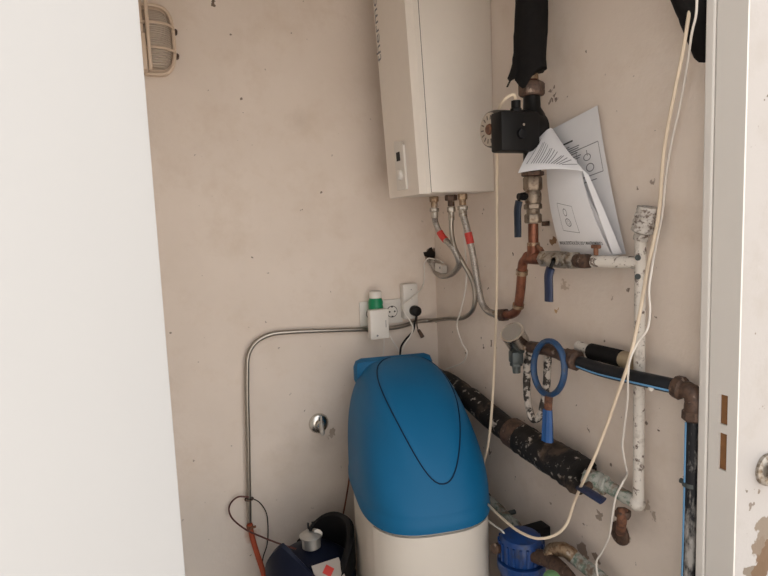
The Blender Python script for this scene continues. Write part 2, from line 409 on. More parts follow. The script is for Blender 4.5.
# ------------------------------------------------------------------ water heater on the right wall
HY0, HY1, HZ0, HZ1 = 1.44, 1.685, 1.532, 2.2
FX = WX-.235
def lean(mb):
    for v in mb.bm.verts: v.co.x -= max(0, v.co.z-HZ0)*.05*(WX-v.co.x)/.235
    return mb
t = thing('water_heater', (WX-.12, 1.56, HZ0), 'white wall-hung water heater with a narrow control panel, above the corner', 'water heater')
build('casing', lean(MB().box((FX+.03, HY0+.002, HZ0+.003), (WX-.0005, HY1-.002, HZ1), .003)), M['heater'], t)
mb = MB()
c8 = .016
out = [(FX+.0285, HY0), (FX+c8, HY0), (FX, HY0+c8), (FX, HY1-c8), (FX+c8, HY1), (FX+.0285, HY1)]
mb.prism([(x, y, HZ0) for x, y in out], (0, 0, HZ1-HZ0))
fc = build('front_cover', lean(mb), M['heater'], t, False)
build('cover_seam', lean(MB().box((FX+.028, HY0+.0015, HZ0+.0035), (FX+.031, HY1-.0015, HZ1-.003))), M['grey_line'], t, False)
vs, fs = text_geo('thermor', .075)
ty, tz = (0.705, 1.6411, 1.9309)[1], (0.705, 1.6563, 1.935)[2]
w0 = max(v.x for v in vs)
lk = .215/w0
build('logo', lean(MB().polys([V((FX-.0008, ty+v.y*.62, tz+v.x*lk)) for v in vs], fs)), M['greyink'], fc, False)
# control panel
pa, pb, pc, pd = [V((0.705, 1.5888, 1.6922)), V((0.705, 1.5327, 1.6812)), V((0.705, 1.5164, 1.55)), V((0.705, 1.5869, 1.5522))]
y0, y1 = (pb.y+pc.y)/2, (pa.y+pd.y)/2; z0, z1 = (pc.z+pd.z)/2, (pa.z+pb.z)/2
out = [(FX-.0005, y0, z0), (FX-.0005, y0, z1-.012), (FX-.0005, (y0*2+y1)/3, z1), (FX-.0005, y1-.006, z1+.006), (FX-.0005, y1, z1-.006), (FX-.0005, y1, z0)]
cp = build('control_panel', lean(MB().prism(out, (-.007, 0, 0))), M['white_pl'], t, False)
zz = ((0.705, 1.5556, 1.6589)[2], (0.705, 1.5579, 1.6335)[2])
build('display', lean(MB().box((FX-.0088, (y0*.62+y1*.38), zz[1]), (FX-.0072, (y0*.25+y1*.75), zz[0]))), M['black'], cp, False)
zk = (0.705, 1.5544, 1.5931)[2]
build('dial', lean(MB().lathe((FX-.0072, (y0+y1)/2, zk), (-1, 0, 0), [(0, .016), (.008, .0145), (.010, .012)], 20)), M['white_pl'], cp)
outs = [V((0.815, 1.5827, 1.5233)), V((0.835, 1.5128, 1.5189)), V((0.845, 1.4631, 1.5159))]
for k, p in enumerate(outs):
    p.z = HZ0
    mm = M['brass'] if k != 1 else M['bronze']
    mb = MB(); q = V((0, 0, 1))
    mb.hexnut(p-q*.018, p-q*.001, .014 if k != 1 else .018); mb.cyl(p-q*.034, p-q*.018, .010, seg=14)
    build('outlet', mb, mm, t)

# ------------------------------------------------------------------ hoses and gas pipe under the heater
def hose(name, label, pts, tagpos, r=.0092):
    t = thing(name, pts[-1], label, 'hose', 'braided hoses under the heater')
    build('braided_hose', MB().tube(pts[1:-1], r, 12), M['braid'], t)
    for a, b in ((pts[0], pts[1]), (pts[-1], pts[-2])):
        a, b = V(a), V(b); d = (b-a).normalized(); L = min((b-a).length, .03)
        e = MB(); e.hexnut(a, a+d*.012, r*1.55); e.cyl(a+d*.012, b+d*.004, r*1.22, seg=14)
        build('end_fitting', e, M['nickel'], t)
    P = cat_rom(pts[1:-1]); i = min(range(len(P)), key=lambda k: (P[k]-V(tagpos)).length)
    build('red_tag', MB().tube([P[i-2], P[i-1], P[i], P[i+1], P[i+2]], r*1.14, 12, 0), M['red'], t)
    return t
dz = V((0, 0, 1))
hose('flexible_hose', 'braided steel hose with red tag looping from the heater into the broken wall hole',
     [outs[0]-dz*.036, outs[0]-dz*.062, (0.825, 1.5938, 1.4475), (0.835, 1.5757, 1.4102), (0.85, 1.5358, 1.3736), (0.87, 1.5369, 1.33), (0.885, 1.5967, 1.2949), (0.895, 1.6761, 1.2763), (0.9184, 1.785, 1.2814), (0.9141, 1.805, 1.3121), (0.921, 1.826, 1.3179)], (0.835, 1.5757, 1.4102))
hose('flexible_hose', 'braided steel hose with red tag running down from the heater to the copper elbow',
     [outs[2]-dz*.036, outs[2]-dz*.062, (0.85, 1.4555, 1.4414), (0.855, 1.4488, 1.4068), (0.865, 1.4433, 1.3459), (0.88, 1.4467, 1.2662), (0.89, 1.4431, 1.2128), (0.895, 1.4196, 1.1915), (0.895, 1.3782, 1.1881), (0.895, 1.3433, 1.1897)], (0.855, 1.4488, 1.4068), .0098)
g = [outs[1]-dz*.05, (0.84, 1.5242, 1.422), (0.855, 1.5324, 1.3734), (0.88, 1.5303, 1.3266), (0.905, 1.5218, 1.2736), (0.912, 1.5181, 1.2242), (0.912, 1.5317, 1.1824), (0.912, 1.5883, 1.1483), (0.912, 1.6952, 1.1306), (WX-.045, BY-.028, 1.1105), (0.8625, 1.81, 1.111), (0.7672, 1.812, 1.0975), (0.5684, 1.812, 1.1099), (0.4003, 1.812, 1.1212), (0.3359, 1.812, 1.1201), (0.2906, 1.812, 1.1011), (0.265, 1.812, 1.0657), (0.256, 1.812, 0.9995), (0.2456, 1.812, 0.7896), (0.2329, 1.812, 0.5183)]
t = thing('gas_pipe', g[-1], 'thin steel gas pipe along the back wall, bent down to the orange hose', 'pipe')
build('tube', MB().tube(g, .0072, 10, 7), M['steel'], t)
build('heater_union', MB().hexnut(outs[1]-dz*.052, outs[1]-dz*.036, .0125).cyl(outs[1]-dz*.075, outs[1]-dz*.052, .009), M['nickel'], t)
k = V((0.2362, 1.812, 0.5952))
build('pipe_clip', MB().tube([k+V((.013*math.cos(a), .013*math.sin(a)*.9, 0)) for a in [2*PI*i/14 for i in range(14)]], .0025, 6, 0, closed=True).cyl(k+V((0, .012, 0)), k+V((0, .0178, 0)), .006), M['bronze'], t)
# orange rubber gas hose
oh = [(0.2331, 1.812, 0.5115), (0.2374, 1.81, 0.4706), (0.245, 1.795, 0.4288), (0.2522, 1.74, 0.3964), (0.2658, 1.7, 0.3363), (0.3085, 1.64, 0.3345), (0.3452, 1.62, 0.4164)]
oh = [V(p) for p in oh]
t = thing('gas_hose', oh[2], 'orange rubber gas hose hanging from the steel pipe towards the gas bottle', 'hose')
build('rubber_hose', MB().tube(oh, .0085, 12), M['orange'], t)
build('hose_clamp', MB().cyl(oh[0]-V((0, 0, .016)), oh[0]-V((0, 0, .004)), .0108).cyl(oh[0]+V((.008, -.006, -.01)), oh[0]+V((.018, -.006, -.01)), .004), M['rust'], t)
cp = [(0.2357, 1.805, 0.6051), (0.2025, 1.812, 0.6094), (0.1801, 1.815, 0.5932), (0.1719, 1.81, 0.574), (0.1774, 1.79, 0.5556), (0.2098, 1.75, 0.531), (0.2526, 1.7, 0.5195), (0.2986, 1.66, 0.506), (0.3399, 1.63, 0.4951)]
tag(build('capillary_tube', MB().tube(cp, .0028, 8), M['dkred']), 'thin dark red tube looping from the pipe clip down to the gas regulator', 'tube')
cp = [(0.2424, 1.81, 0.5981), (0.2679, 1.818, 0.5753), (0.2885, 1.82, 0.5355), (0.292, 1.82, 0.4864), (0.2845, 1.818, 0.4236), (0.2676, 1.81, 0.3872), (0.2608, 1.81, 0.3301)]
tag(build('thin_wire', MB().tube(cp, .0018, 6), M['dark']), 'thin dark wire curving down the back wall right of the orange hose', 'wire')
cp = [(0.5885, 1.824, 0.6445), (0.5782, 1.824, 0.582), (0.5594, 1.824, 0.4957), (0.5414, 1.824, 0.4273), (0.5265, 1.824, 0.3471)]
tag(build('brown_cord', MB().tube(cp, .003, 8), M['copper']), 'thin brown cord hanging on the back wall left of the softener', 'cord')

# ------------------------------------------------------------------ gas bottle and regulator
bc = V((0.3842, 1.63, 0.3997)); bx, by = bc.x, bc.y
btop = (0.3702, 1.56, 0.4906)[2]
t = thing('gas_bottle', (bx, by, 0), 'dark gas bottle with tall navy and black handles in the lower corner', 'gas bottle')
R0 = .135
build('bottle_body', MB().lathe((bx, by, 0), (0, 0, 1), [(0, R0*.8), (.01, R0*.98), (.06, R0), (btop-.10, R0), (btop-.05, R0*.9), (btop-.02, R0*.62), (btop, R0*.3), (btop+.012, .02), (btop+.03, .018)], 36), M['navy'], t)
def shroud(a0, a1, ztop, zb, rr, thick=.016, lean=0., ex=2.6):
    """curved handle: a shell sector with a rounded top"""
    n = 22; inner = []; outer = []
    mb = MB()
    def P(u, w, rad):
        a = a0+(a1-a0)*u
        h = (1-abs(2*u-1)**ex)
        z = zb+(ztop-zb)*w*max(h, .12)
        return V((bx+rad*math.cos(a), by+rad*math.sin(a), z))
    rings = []
    for i in range(n+1):
        u = i/n; ring = []
        for w in (0, .35, .7, .93): ring.append(P(u, w, rr+lean*w))
        ring.append(P(u, 1, rr-thick/2+lean))
        for w in (.93, .7, .35, 0): ring.append(P(u, w, rr-thick+lean*w))
        rings.append(ring)
    return mb.ring_strip(rings)
zl = (0.2898, 1.6, 0.5734)[2]; zr = (0.4714, 1.66, 0.5508)[2]
build('handle', shroud(math.radians(168), math.radians(275), zl, btop-.06, R0*1.02, ex=1.25), M['navy'], t)
build('handle', shroud(math.radians(-70), math.radians(95), zr, btop-.06, R0*1.0, .022), M['blacksh'], t)
la = V((bx+.022, by-R0*.72, btop-.034))
nrm = V((.1, -.62, .75)).normalized(); ux = V((1, .1, 0)).normalized(); uy = nrm.cross(ux)
lab = build('hazard_label', MB().obox(la+nrm*.012, ux, uy, nrm, .085, .055, .003), M['labelp'], t, False)
lab['label'] = 'white label with a red diamond'
build('red_diamond', MB().obox(la+nrm*.0142, ux+uy, uy-ux, nrm, .026, .026, .002), M['red'], lab, False)
rc = V((0.3807, 1.6, 0.5414))
t2 = thing('gas_regulator', rc-V((0, 0, .03)), 'silver gas regulator with a black lever on top of the gas bottle', 'gas regulator')
build('regulator_body', MB().lathe(rc-V((0, 0, .036)), (0, 0, 1), [(0, .022), (.004, .0275), (.034, .028), (.036, .034), (.040, .0345), (.044, .030), (.052, .016), (.054, .008)], 28), M['alu'], t2)
k = rc+V((0, 0, .016))
mb = MB().cyl(k, k+V((0, 0, .012)), .006); mb.box(k+V((-.009, -.004, .010)), k+V((-.004, .004, .026)), .001); mb.box(k+V((.004, -.004, .010)), k+V((.009, .004, .026)), .001); mb.box(k+V((-.009, -.004, .008)), k+V((.009, .004, .014)), .001)
build('lever', mb, M['black'], t2)
nrm = V((.35, -.6, .9)).normalized(); ux = nrm.cross(V((0, 0, 1))).normalized()
s = build('round_sticker', MB().lathe(rc+V((.018, -.012, .009)), nrm, [(-.003, .0125), (.0035, .0125)], 18), M['white_pl'], t2, False)
build('stem', MB().cyl((bx, by, btop+.025), rc-V((0, 0, .036)), .013), M['brass'], t2)

# ------------------------------------------------------------------ tap escutcheon on the back wall
e = V((0.4828, 1.83, 0.7994)); 
t = thing('stop_tap', e, 'round chrome stop tap with a teardrop handle on the back wall', 'tap')
build('escutcheon', MB().lathe(e, (0, -1, 0), [(0, .034), (.004, .034), (.010, .029), (.013, .016), (.030, .012)], 30), M['chrome'], t)
hd = MB(); a = e+V((.004, -.030, .030)); b_ = e+V((.006, -.034, -.012))
hd.tube([e+V((.002, -.030, .034)), e+V((.001, -.033, .018)), e+V((.001, -.036, -.004)), e+V((.001, -.037, -.018)), e+V((.002, -.036, -.028))], [.005, .007, .012, .016, .010], 12, 5, flat=.5)
build('tap_handle', hd, M['handle_alu'], t)
build('handle_screw', MB().lathe(e+V((.001, -.0445, -.014)), (0, -1, 0), [(0, .005), (.002, .0045)], 10), M['dark'], t)

# ------------------------------------------------------------------ sockets and plugs near the corner
a, b_ = V((0.644, 1.83, 1.1902)), V((0.8024, 1.83, 1.116))
sz = (a.z+b_.z)/2; sh = .042
t = thing('double_socket', (a.x, BY, sz-sh), 'white double wall socket plate behind the green plug', 'socket')
build('socket_frame', MB().box((a.x, BY-.009, sz-sh), (b_.x, BY-.0003, sz+sh), .003), M['white_pl'], t)
hx = (a.x+b_.x)/2
for x in (a.x+(hx-a.x)*.5+.002, hx+(b_.x-hx)*.5-.002):
    ins = build('socket_insert', MB().box((x-.028, BY-.0115, sz-.028), (x+.028, BY-.0095, sz+.028), .001), M['white_pl'], t)
    wl = MB()
    wl.lathe((x, BY-.0123, sz), (0, -1, 0), [(0, .0205), (.0008, .0195)], 24)
    build('socket_well', wl, M['grey_line'], ins)
    build('well_floor', MB().lathe((x, BY-.0133, sz), (0, -1, 0), [(0, .0180), (.0006, .0176)], 24), M['white_pl'], ins)
    hl = MB()
    for d in (-.0095, .0095): hl.lathe((x+d, BY-.0141, sz), (0, -1, 0), [(0, .0032), (.0004, .003)], 10)
    for d in (-.0165, .0165): hl.box((x-.003, BY-.0146, sz+d-.002), (x+.003, BY-.0141, sz+d+.002))
    build('pin_hole', hl, M['dark'], ins, False)
# green adapter with white cap plugged into the left well
gp = V((0.6911, 1.83, 1.1877)); gb = V((0.6855, 1.83, 1.1051))
t = thing('plug_in_adapter', (gp.x, BY-.015, gb.z), 'green plug-in device with a white cap in the left socket', 'adapter')
gx = gp.x; z0, z1 = gb.z-.01, (0.6787, 1.8, 1.2091)[2]
build('green_body', MB().lathe((gx, BY-.039, z0), (0, 0, 1), [(0, .019), (.004, .0245), (z1-z0-.012, .025), (z1-z0, .020)], 20), M['green'], t)
zc = (0.6798, 1.8, 1.2327)[2]
build('white_cap', MB().lathe((gx, BY-.039, z1+.0005), (0, 0, 1), [(0, .0215), (zc-z1-.003, .021), (zc-z1, .017)], 20), M['white_pl'], t)
wa, wb = V((0.6513, 1.76, 1.1757)), V((0.7166, 1.76, 1.0784))
t = thing('power_supply', ((wa.x+wb.x)/2, BY-.07, wb.z), 'small white power supply box hanging in front of the green plug', 'power supply')
pb_ = build('box_body', MB().box((wa.x, BY-.088, wb.z), (wb.x, BY-.060, wa.z), .003), M['white_pl'], t)
build('indicator', MB().lathe((wa.x*.65+wb.x*.35, BY-.0882, wb.z+.012), (0, -1, 0), [(0, .0035), (.0008, .003)], 12), M['greyink'], pb_, False)
build('marking', MB().box((wb.x-.012, BY-.0886, (wa.z+wb.z)/2-.012), (wb.x-.010, BY-.0882, (wa.z+wb.z)/2+.012)), M['greyink'], pb_, False)
sa, sb = V((0.7961, 1.8, 1.2458)), V((0.8524, 1.8, 1.124))
t = thing('smart_plug', ((sa.x+sb.x)/2, BY, sb.z), 'tall white socket box on the wall beside the corner, black plug in it', 'socket')
spb = build('box_body', MB().box((sa.x, BY-.034, sb.z), (sb.x, BY-.0005, sa.z), .005), M['white_pl'], t)
for f in (.16, .42): build('mark', MB().lathe(((sa.x+sb.x)/2+.002, BY-.0342, sa.z*(1-f)+sb.z*f), (0, -1, 0), [(0, .002), (.0008, .0018)], 8), M['greyink'], spb, False)
pk = V((0.8333, 1.794, 1.153)); pk.y = BY-.035
t = thing('power_plug', pk, 'round black power plug pushed into the tall white socket box', 'plug')
build('plug_body', MB().lathe(pk, (0, -1, 0), [(0, .0175), (.012, .0185), (.026, .017), (.030, .010), (.031, .002)], 24), M['black'], t)
cd = [pk+V((0, -.022, -.014)), (0.8291, 1.78, 1.1151), (0.8203, 1.78, 1.0846), (0.7907, 1.775, 1.0608), (0.7688, 1.77, 1.0364), (0.7635, 1.77, 0.9989)]
build('cord', MB().tube(cd, .0035, 8), M['black'], t)
cd = [(0.8376, 1.78, 1.1386), (0.8386, 1.785, 1.1029), (0.8453, 1.785, 1.0776), (0.8563, 1.785, 1.0623)]
wt = build('cord_end', MB().tube(cd, .0022, 8).cyl((0.8437, 1.785, 1.0848), (0.8581, 1.785, 1.0586), .0055, .0075), M['bronze'])
tag(wt, 'small dark cord end dangling below the black plug', 'cord')
cd = [(0.906, 1.708, 1.3187), (0.9276, 1.8, 1.3238), (0.9005, 1.808, 1.3286), (0.8913, 1.818, 1.313), (0.8919, 1.822, 1.274), (0.8827, 1.818, 1.236), (0.8461, 1.788, 1.2135), (0.8112, 1.784, 1.1926), (0.7863, 1.78, 1.178), (0.7864, 1.774, 1.1546), (0.8021, 1.762, 1.1238), (0.8133, 1.764, 1.0982), (0.8047, 1.768, 1.0708), (0.7831, 1.768, 1.0455), (0.7706, 1.768, 1.0123), (0.7664, 1.77, 0.9777)]
tag(build('white_cable', MB().tube(cd, .0026, 8), M['whitec']), 'thin white cable from the wall hole across the tall socket box to the softener', 'cable', 'thin white cables')
cd = [(0.7015, 1.785, 1.2053), (0.7144, 1.775, 1.1782), (0.7254, 1.78, 1.1324), (0.7296, 1.785, 1.0969), (0.7443, 1.78, 1.0582), (0.7595, 1.775, 1.0297), (0.7672, 1.77, 0.9984)]
tag(build('white_cable', MB().tube(cd, .0018, 8), M['whitec']), 'thin white cable from the green plug down behind the blue lid', 'cable', 'thin white cables')
cd = [(0.7019, 1.755, 1.0775), (0.7027, 1.76, 1.0494), (0.7018, 1.77, 1.0169), (0.6968, 1.77, 0.9867)]
tag(build('white_cable', MB().tube(cd, .0016, 8), M['whitec']), 'short white lead under the hanging power supply box', 'cable', 'thin white cables')
# broken hole by the corner: terminal block
hb = V((0.92, 1.7501, 1.2971))
t = thing('terminal_block', hb, 'small white terminal block by the broken hole in the corner', 'connector')
build('block', MB().obox(hb, (0, 1, .12), (1, 0, 0), (0, -.12, 1), .055, .02, .028, .003), M['white_pl'], t)
build('block_screw', MB().lathe(hb+V((-.0102, -.012, .002)), (-1, 0, 0), [(0, .004), (.001, .0035)], 10), M['greyink'], t)
mb = MB(); hp = V((0.9219, 1.83, 1.3424))
ol = []
for i in range(18):
    a = 2*PI*i/18; rr = .021*(1+random.uniform(-.3, .3)); ol.append((hp.x+rr*1.15*math.cos(a), BY-.0012, hp.z+rr*.9*math.sin(a)))
hole = build('wall_hole', mb.prism(ol, (0, .0015, 0)), M['dark'], None, False)
tag(hole, 'dark broken hole in the back wall plaster beside the corner', 'hole')

# ------------------------------------------------------------------ water softener
a = math.radians(-10)
sx_, sy_ = V((math.cos(a), math.sin(a), 0)), V((-math.sin(a), math.cos(a), 0))
SC = V((.668, 1.46, 0)); ZR = .695
def sp(x, y, z): return SC+sx_*x+sy_*y+V((0, 0, z))
t = thing('water_softener', SC, 'water softener with a cream cabinet and domed blue lid in the corner', 'water softener')
HWD, YB, YF, YC = .178, .23, -.24, .0
def foot(th):
    """outline of the lid seen from above: square back, bowed front"""
    c, s_ = math.cos(th), math.sin(th)
    p = 6. if s_ > 0 else 2.9
    L = YB-YC if s_ > 0 else YC-YF
    rr = (abs(c/HWD)**p+abs(s_/L)**p)**(-1/p)
    return c*rr, YC+s_*rr
def cabring(z, k, dy=0):
    return [sp(x*k, y*k+dy, z) for x, y in [foot(2*PI*i/64) for i in range(64)]]
build('cabinet', MB().ring_strip([cabring(0, .93), cabring(.02, .945), cabring(ZR-.02, .945), cabring(ZR+.012, .93)]), M['cab'], t, angle=.9)
# raised front panel of the cabinet
pn = MB()
fr = [foot(th) for th in [math.radians(222+105*i/28) for i in range(29)]]
def pnl(u, v):
    x, y = fr[int(round(u*28))]
    return sp(x*.985, y*.985, .03+(ZR-.055)*v)
build('front_panel', pn.grid(pnl, 28, 6, .008), M['cab'], t, angle=.9)
ZT = 1.035
PK = V((0, .06))
def inside(x, y):
    p = 6. if y > YC else 2.9; L = YB-YC if y > YC else YC-YF
    return abs(x/HWD)**p+abs((y-YC)/L)**p
def halfw(y):
    p = 6. if y > YC else 2.9; L = YB-YC if y > YC else YC-YF
    return HWD*max(0, 1-abs((y-YC)/L)**p)**(1/p)
ZB = ZR+.030
def lidz(x, y):
    """height of the lid over a point of its plan: a boxy vault that falls in a curve to the front"""
    w = halfw(y)
    if w < 1e-5: return ZB
    t = min(1, max(0, (YB-y)/(YB-YF)))
    zc = ZB+(ZT-ZB)*max(0, 1-t**2.5)**.86
    if t < .06: zc = ZB+(zc-ZB)*(1-(1-t/.06)**4)
    q = min(1, abs(x)/w)
    n = 3.9-1.1*t
    ed = math.hypot((x-.016)/(.112*(1+.2*y/.2)), (y+.006)/.207)
    st = min(1, max(0, (1.42-ed)/.26)); st = st*st*(3-2*st)
    return ZB+(zc-ZB)*max(0, 1-q**n)**(1/(n*.75))+.011*(st-1)*min(1, (zc-ZB)/.08)*max(0, 1-q**n)**.3
NA, NR = 96, 34
bd = []
for i in range(NA):
    th = 2*PI*i/NA; lo, hi = 0., .6
    for _ in range(30):
        m = (lo+hi)/2; X, Y_ = PK.x+math.cos(th)*m, PK.y+math.sin(th)*m
        if inside(X, Y_) < 1: lo = m
        else: hi = m
    bd.append((PK.x+math.cos(th)*lo, PK.y+math.sin(th)*lo))
rings = []
for j in range(NR+1):
    u = 1-(j/NR)**2*.995 if j else 1.0
    rings.append([sp(PK.x+(x-PK.x)*u, PK.y+(y-PK.y)*u, lidz(PK.x+(x-PK.x)*u, PK.y+(y-PK.y)*u)) for x, y in bd])
skirt = [[sp(x*.95, y*.95, ZR-.012) for x, y in bd], [sp(x*1.01, y*1.01, ZR-.014) for x, y in bd], [sp(x*1.015, y*1.015, ZR-.006) for x, y in bd], [sp(x*1.012, y*1.012, ZR+.012) for x, y in bd], [sp(x*1.002, y*1.002, ZR+.018) for x, y in bd]]
lid = build('lid', MB().ring_strip(skirt+rings), M['lid'], t, angle=1.2)
def egg(n=64, k=1.):
    out = []
    for i in range(n):
        th = 2*PI*i/n; c, s_ = math.cos(th), math.sin(th)
        yy = -.006+s_*.200*k
        wdt = .104*k*(1+.20*s_)
        p = 2.25
        out.append((.016+math.copysign(abs(c)**(2/p), c)*wdt, yy))
    return out
fl = MB(); rr = []
for k in (1., .985, .85, .6, .3, .02):
    off = .0 if k == 1. else .0022
    rr.append([sp(x, y, lidz(x, y)+off) for x, y in egg(64, k)])
flap = build('flap', fl.ring_strip(rr), M['flap'], lid, angle=1.2)
build('flap_seam', MB().tube([sp(x, y, lidz(x, y)+.0008) for x, y in egg(64, 1.01)], .0019, 6, 0, closed=True), M['lidline'], lid)
# raised hinge block along the back of the lid
build('hinge_cover', MB().obox(sp(-.012, .197, ZT-.042), sx_, sy_, (0, 0, 1), .255, .06, .09, .025), M['lid'], lid)

# ------------------------------------------------------------------ circulating pump and its riser (right wall)
def rp(px_y, z, off): return V((WX-off, px_y, z))
PO = .065
pu = V((0.875, 1.176, 1.668))               # pump body centre on the riser
PYR = pu.y
t = thing('riser_pipe', (pu.x, PYR, (0.875, 1.1746, 1.7377)[2]), 'vertical pipe wrapped in ragged black foam above the pump', 'pipe')
ztop = 2.14; zf = (0.875, 1.1851, 1.8004)[2]; zu0, zu1 = (0.875, 1.1785, 1.7409)[2], (0.875, 1.1777, 1.7801)[2]
fo = MB(); rings = []
n = 26
for j in range(9):
    z = zf+(ztop-zf)*j/8
    ring = []
    for i in range(n):
        aa = 2*PI*i/n
        rr = .037*(1+.10*math.sin(3*aa+j*.8)+.06*math.sin(7*aa+j*2.1))
        zz = z-(.045*max(0, math.cos(aa-3.5))**4 if j == 0 else 0)
        ring.append(V((pu.x+rr*math.cos(aa), PYR+rr*math.sin(aa), zz)))
    rings.append(ring)
foam = build('foam_wrap', fo.ring_strip(rings), M['foam'], t, angle=1.)
tail = MB().tube([(pu.x-.026, PYR+.010, zf+.05), (pu.x-.038, PYR+.016, zf+.0), (pu.x-.055, PYR+.02, zf-.035)], [.02, .016, .004], 8, 5, flat=.35)
build('torn_strip', tail, M['foam'], foam)
build('copper_tube', MB().cyl((pu.x, PYR, zu1-.002), (pu.x, PYR, ztop), .0135), M['copper'], t)
build('solder_band', MB().cyl((pu.x, PYR, zu1+.0), (pu.x, PYR, zu1+.012), .0165), M['brass'], t)
t = thing('circulating_pump', (pu.x, PYR, (0.875, 1.1736, 1.5921)[2]), 'black circulating pump with a round grey motor, beside the heater', 'pump')
zb0, zb1 = (0.875, 1.1732, 1.611)[2], (0.875, 1.1751, 1.7146)[2]
zm = (zb0+zb1)/2
bd_ = MB().lathe((pu.x, PYR, zb0-.045), (0, 0, 1), [(0, .021), (.045, .022), (.06, .03), (.075, .036), (zb1-zb0+.01, .036), (zb1-zb0+.03, .03), (zb1-zb0+.045, .021), (zu0-zb0+.045, .020)], 24)
bd_.lathe((pu.x+.02, PYR, zm), (-1, 0, 0), [(0, .04), (.03, .046), (.055, .046)], 28)
build('pump_body', bd_, M['black'], t)
MD = V((-1, -.05, -.02)).normalized()
m0 = V((pu.x-.03, PYR, zm))
mo = MB().lathe(m0, MD, [(0, .042), (.03, .044), (.078, .044), (.091, .040)], 32)
motor = build('motor', mo, M['motor'], t)
pe_ = m0+MD*.0915
build('name_plate', MB().lathe(pe_, MD, [(0, .038), (.0015, .0375)], 30), M['plate'], motor, False)
u, v = perp(MD)
mk = MB()
for i in range(14):
    aa = 2*PI*i/14; mk.obox(pe_+MD*.002+(u*math.cos(aa)+v*math.sin(aa))*.027, MD, u*math.cos(aa)+v*math.sin(aa), u*-math.sin(aa)+v*math.cos(aa), .0006, .010, .003)
build('plate_marks', mk, M['grey_line'], motor, False)
build('centre_screw', MB().lathe(pe_+MD*.0016, MD, [(0, .013), (.004, .011), (.005, .008)], 18), M['rust'], motor)
BX0, BX1 = (0.7496, 1.118, 1.6508)[0], (0.8553, 1.118, 1.6533)[0]
BZ0, BZ1 = (0.7982, 1.118, 1.6053)[2], (0.7997, 1.118, 1.695)[2]
BXM = (BX0+BX1)/2
tbx = MB().box((BX0, PYR-.058, BZ0), (BX1, PYR-.012, BZ1), .006)
tx = build('terminal_box', tbx, M['black'], t)
build('speed_dial', MB().lathe((BXM, PYR-.0582, (BZ0+BZ1)/2-.006), (0, -1, 0), [(0, .012), (.006, .011), (.007, .008)], 18), M['blacksh'], tx)
build('box_screw', MB().lathe((BXM+.006, PYR-.0582, (BZ0+BZ1)/2+.014), (0, -1, 0), [(0, .0035), (.002, .003)], 10), M['chrome'], tx)
gl = V((BXM+.002, PYR-.036, BZ1))
build('cable_gland', MB().hexnut(gl-V((0, 0, .002)), gl+V((0, 0, .010)), .013).cyl(gl+V((0, 0, .010)), gl+V((0, 0, .026)), .011), M['black'], tx)
un = MB().hexnut((pu.x, PYR, zu0+.001), (pu.x, PYR, zu1-.006), .031)
build('union_nut', un, M['bronze'], t)
un2z = (0.875, 1.1704, 1.5537)[2]
build('union_nut', MB().hexnut((pu.x, PYR, un2z), (pu.x, PYR, zb0-.046), .027), M['bronze'], t)
# pump cable: down the front of the wall to the softener
g0 = gl+V((0, 0, .026))
cd = [g0, g0+V((-.008, -.004, .012)), (0.78, 1.1471, 1.7255), (0.78, 1.1721, 1.7059), (0.79, 1.1953, 1.6528), (0.82, 1.2466, 1.5512), (0.85, 1.2974, 1.3996), (0.865, 1.3282, 1.2359), (0.855, 1.3318, 1.0417), (0.84, 1.3285, 0.903), (0.84, 1.3467, 0.8249), (0.85, 1.3862, 0.7582), (0.87, 1.4438, 0.6761)]
tag(build('pump_cable', MB().tube(cd, .0036, 8), M['cream']), 'cream cable hanging from the pump down past the heater to the softener', 'cable')
cd = [(0.88, 1.522, 1.4919), (0.895, 1.546, 1.4107), (0.9, 1.5466, 1.3278), (0.9, 1.55, 1.2563), (0.9, 1.5851, 1.1739), (0.91, 1.6315, 1.1147), (0.91, 1.6017, 1.0636), (0.91, 1.5713, 1.0399), (0.91, 1.5918, 1.0065), (0.905, 1.6431, 0.9797), (0.9, 1.6973, 0.9584)]
tag(build('white_cable', MB().tube(cd, .0025, 8), M['whitec']), 'thin white cable hanging from under the heater behind the blue lid', 'cable', 'thin white cables')

# ------------------------------------------------------------------ upper ball valve, copper line, white painted pipe
def lever(mbp, root, pts, mat, parent, name='lever', r=.008, flat=.45, matarm='black'):
    P = [V(p) for p in pts]
    build('lever_arm', MB().tube([root, P[0], lerp(P[0], P[1], .5)], .0042, 8, 4), M[matarm], parent)
    o = build(name, MB().tube([lerp(P[0], P[1], .25), *P[1:]], r, 12, 5, flat=flat), mat, parent)
    return o
vz0, vz1 = (0.88, 1.1714, 1.4407)[2], un2z-.001
t = thing('ball_valve', (pu.x, PYR, vz0), 'brass ball valve with a slate lever hanging down, below the pump', 'valve', 'ball valves on the right wall')
vL = vz1-vz0
vb = MB(); vp = V((pu.x, PYR, vz0))
vb.hexnut(vp, vp+dz*vL*.20, .021); vb.cyl(vp+dz*vL*.20, vp+dz*vL*.3, .016)
vb.hexnut(vp+dz*vL*.3, vp+dz*vL*.42, .022); vb.lathe(vp+dz*vL*.42, (0, 0, 1), [(0, .018), (vL*.08, .0205), (vL*.2, .0205), (vL*.28, .018)], 20); vb.hexnut(vp+dz*vL*.70, vp+dz*vL, .023)
build('valve_body', vb, M['oldbrass'], t)
sv = vp+dz*vL*.58
build('stem', MB().cyl(sv+V((-.012, 0, 0)), sv+V((-.042, 0, 0)), .008).hexnut(sv+V((-.024, 0, 0)), sv+V((-.032, 0, 0)), .011), M['black'], t)
lv = sv+V((-.032, 0, 0))
lever(None, lv, [lv+V((-.004, .004, -.004)), lv+V((-.006, .010, -.030)), lv+V((-.006, .010, -.060)), lv+V((-.006, .010, -.098))], M['dkblue'], t, r=.0115, flat=.6)

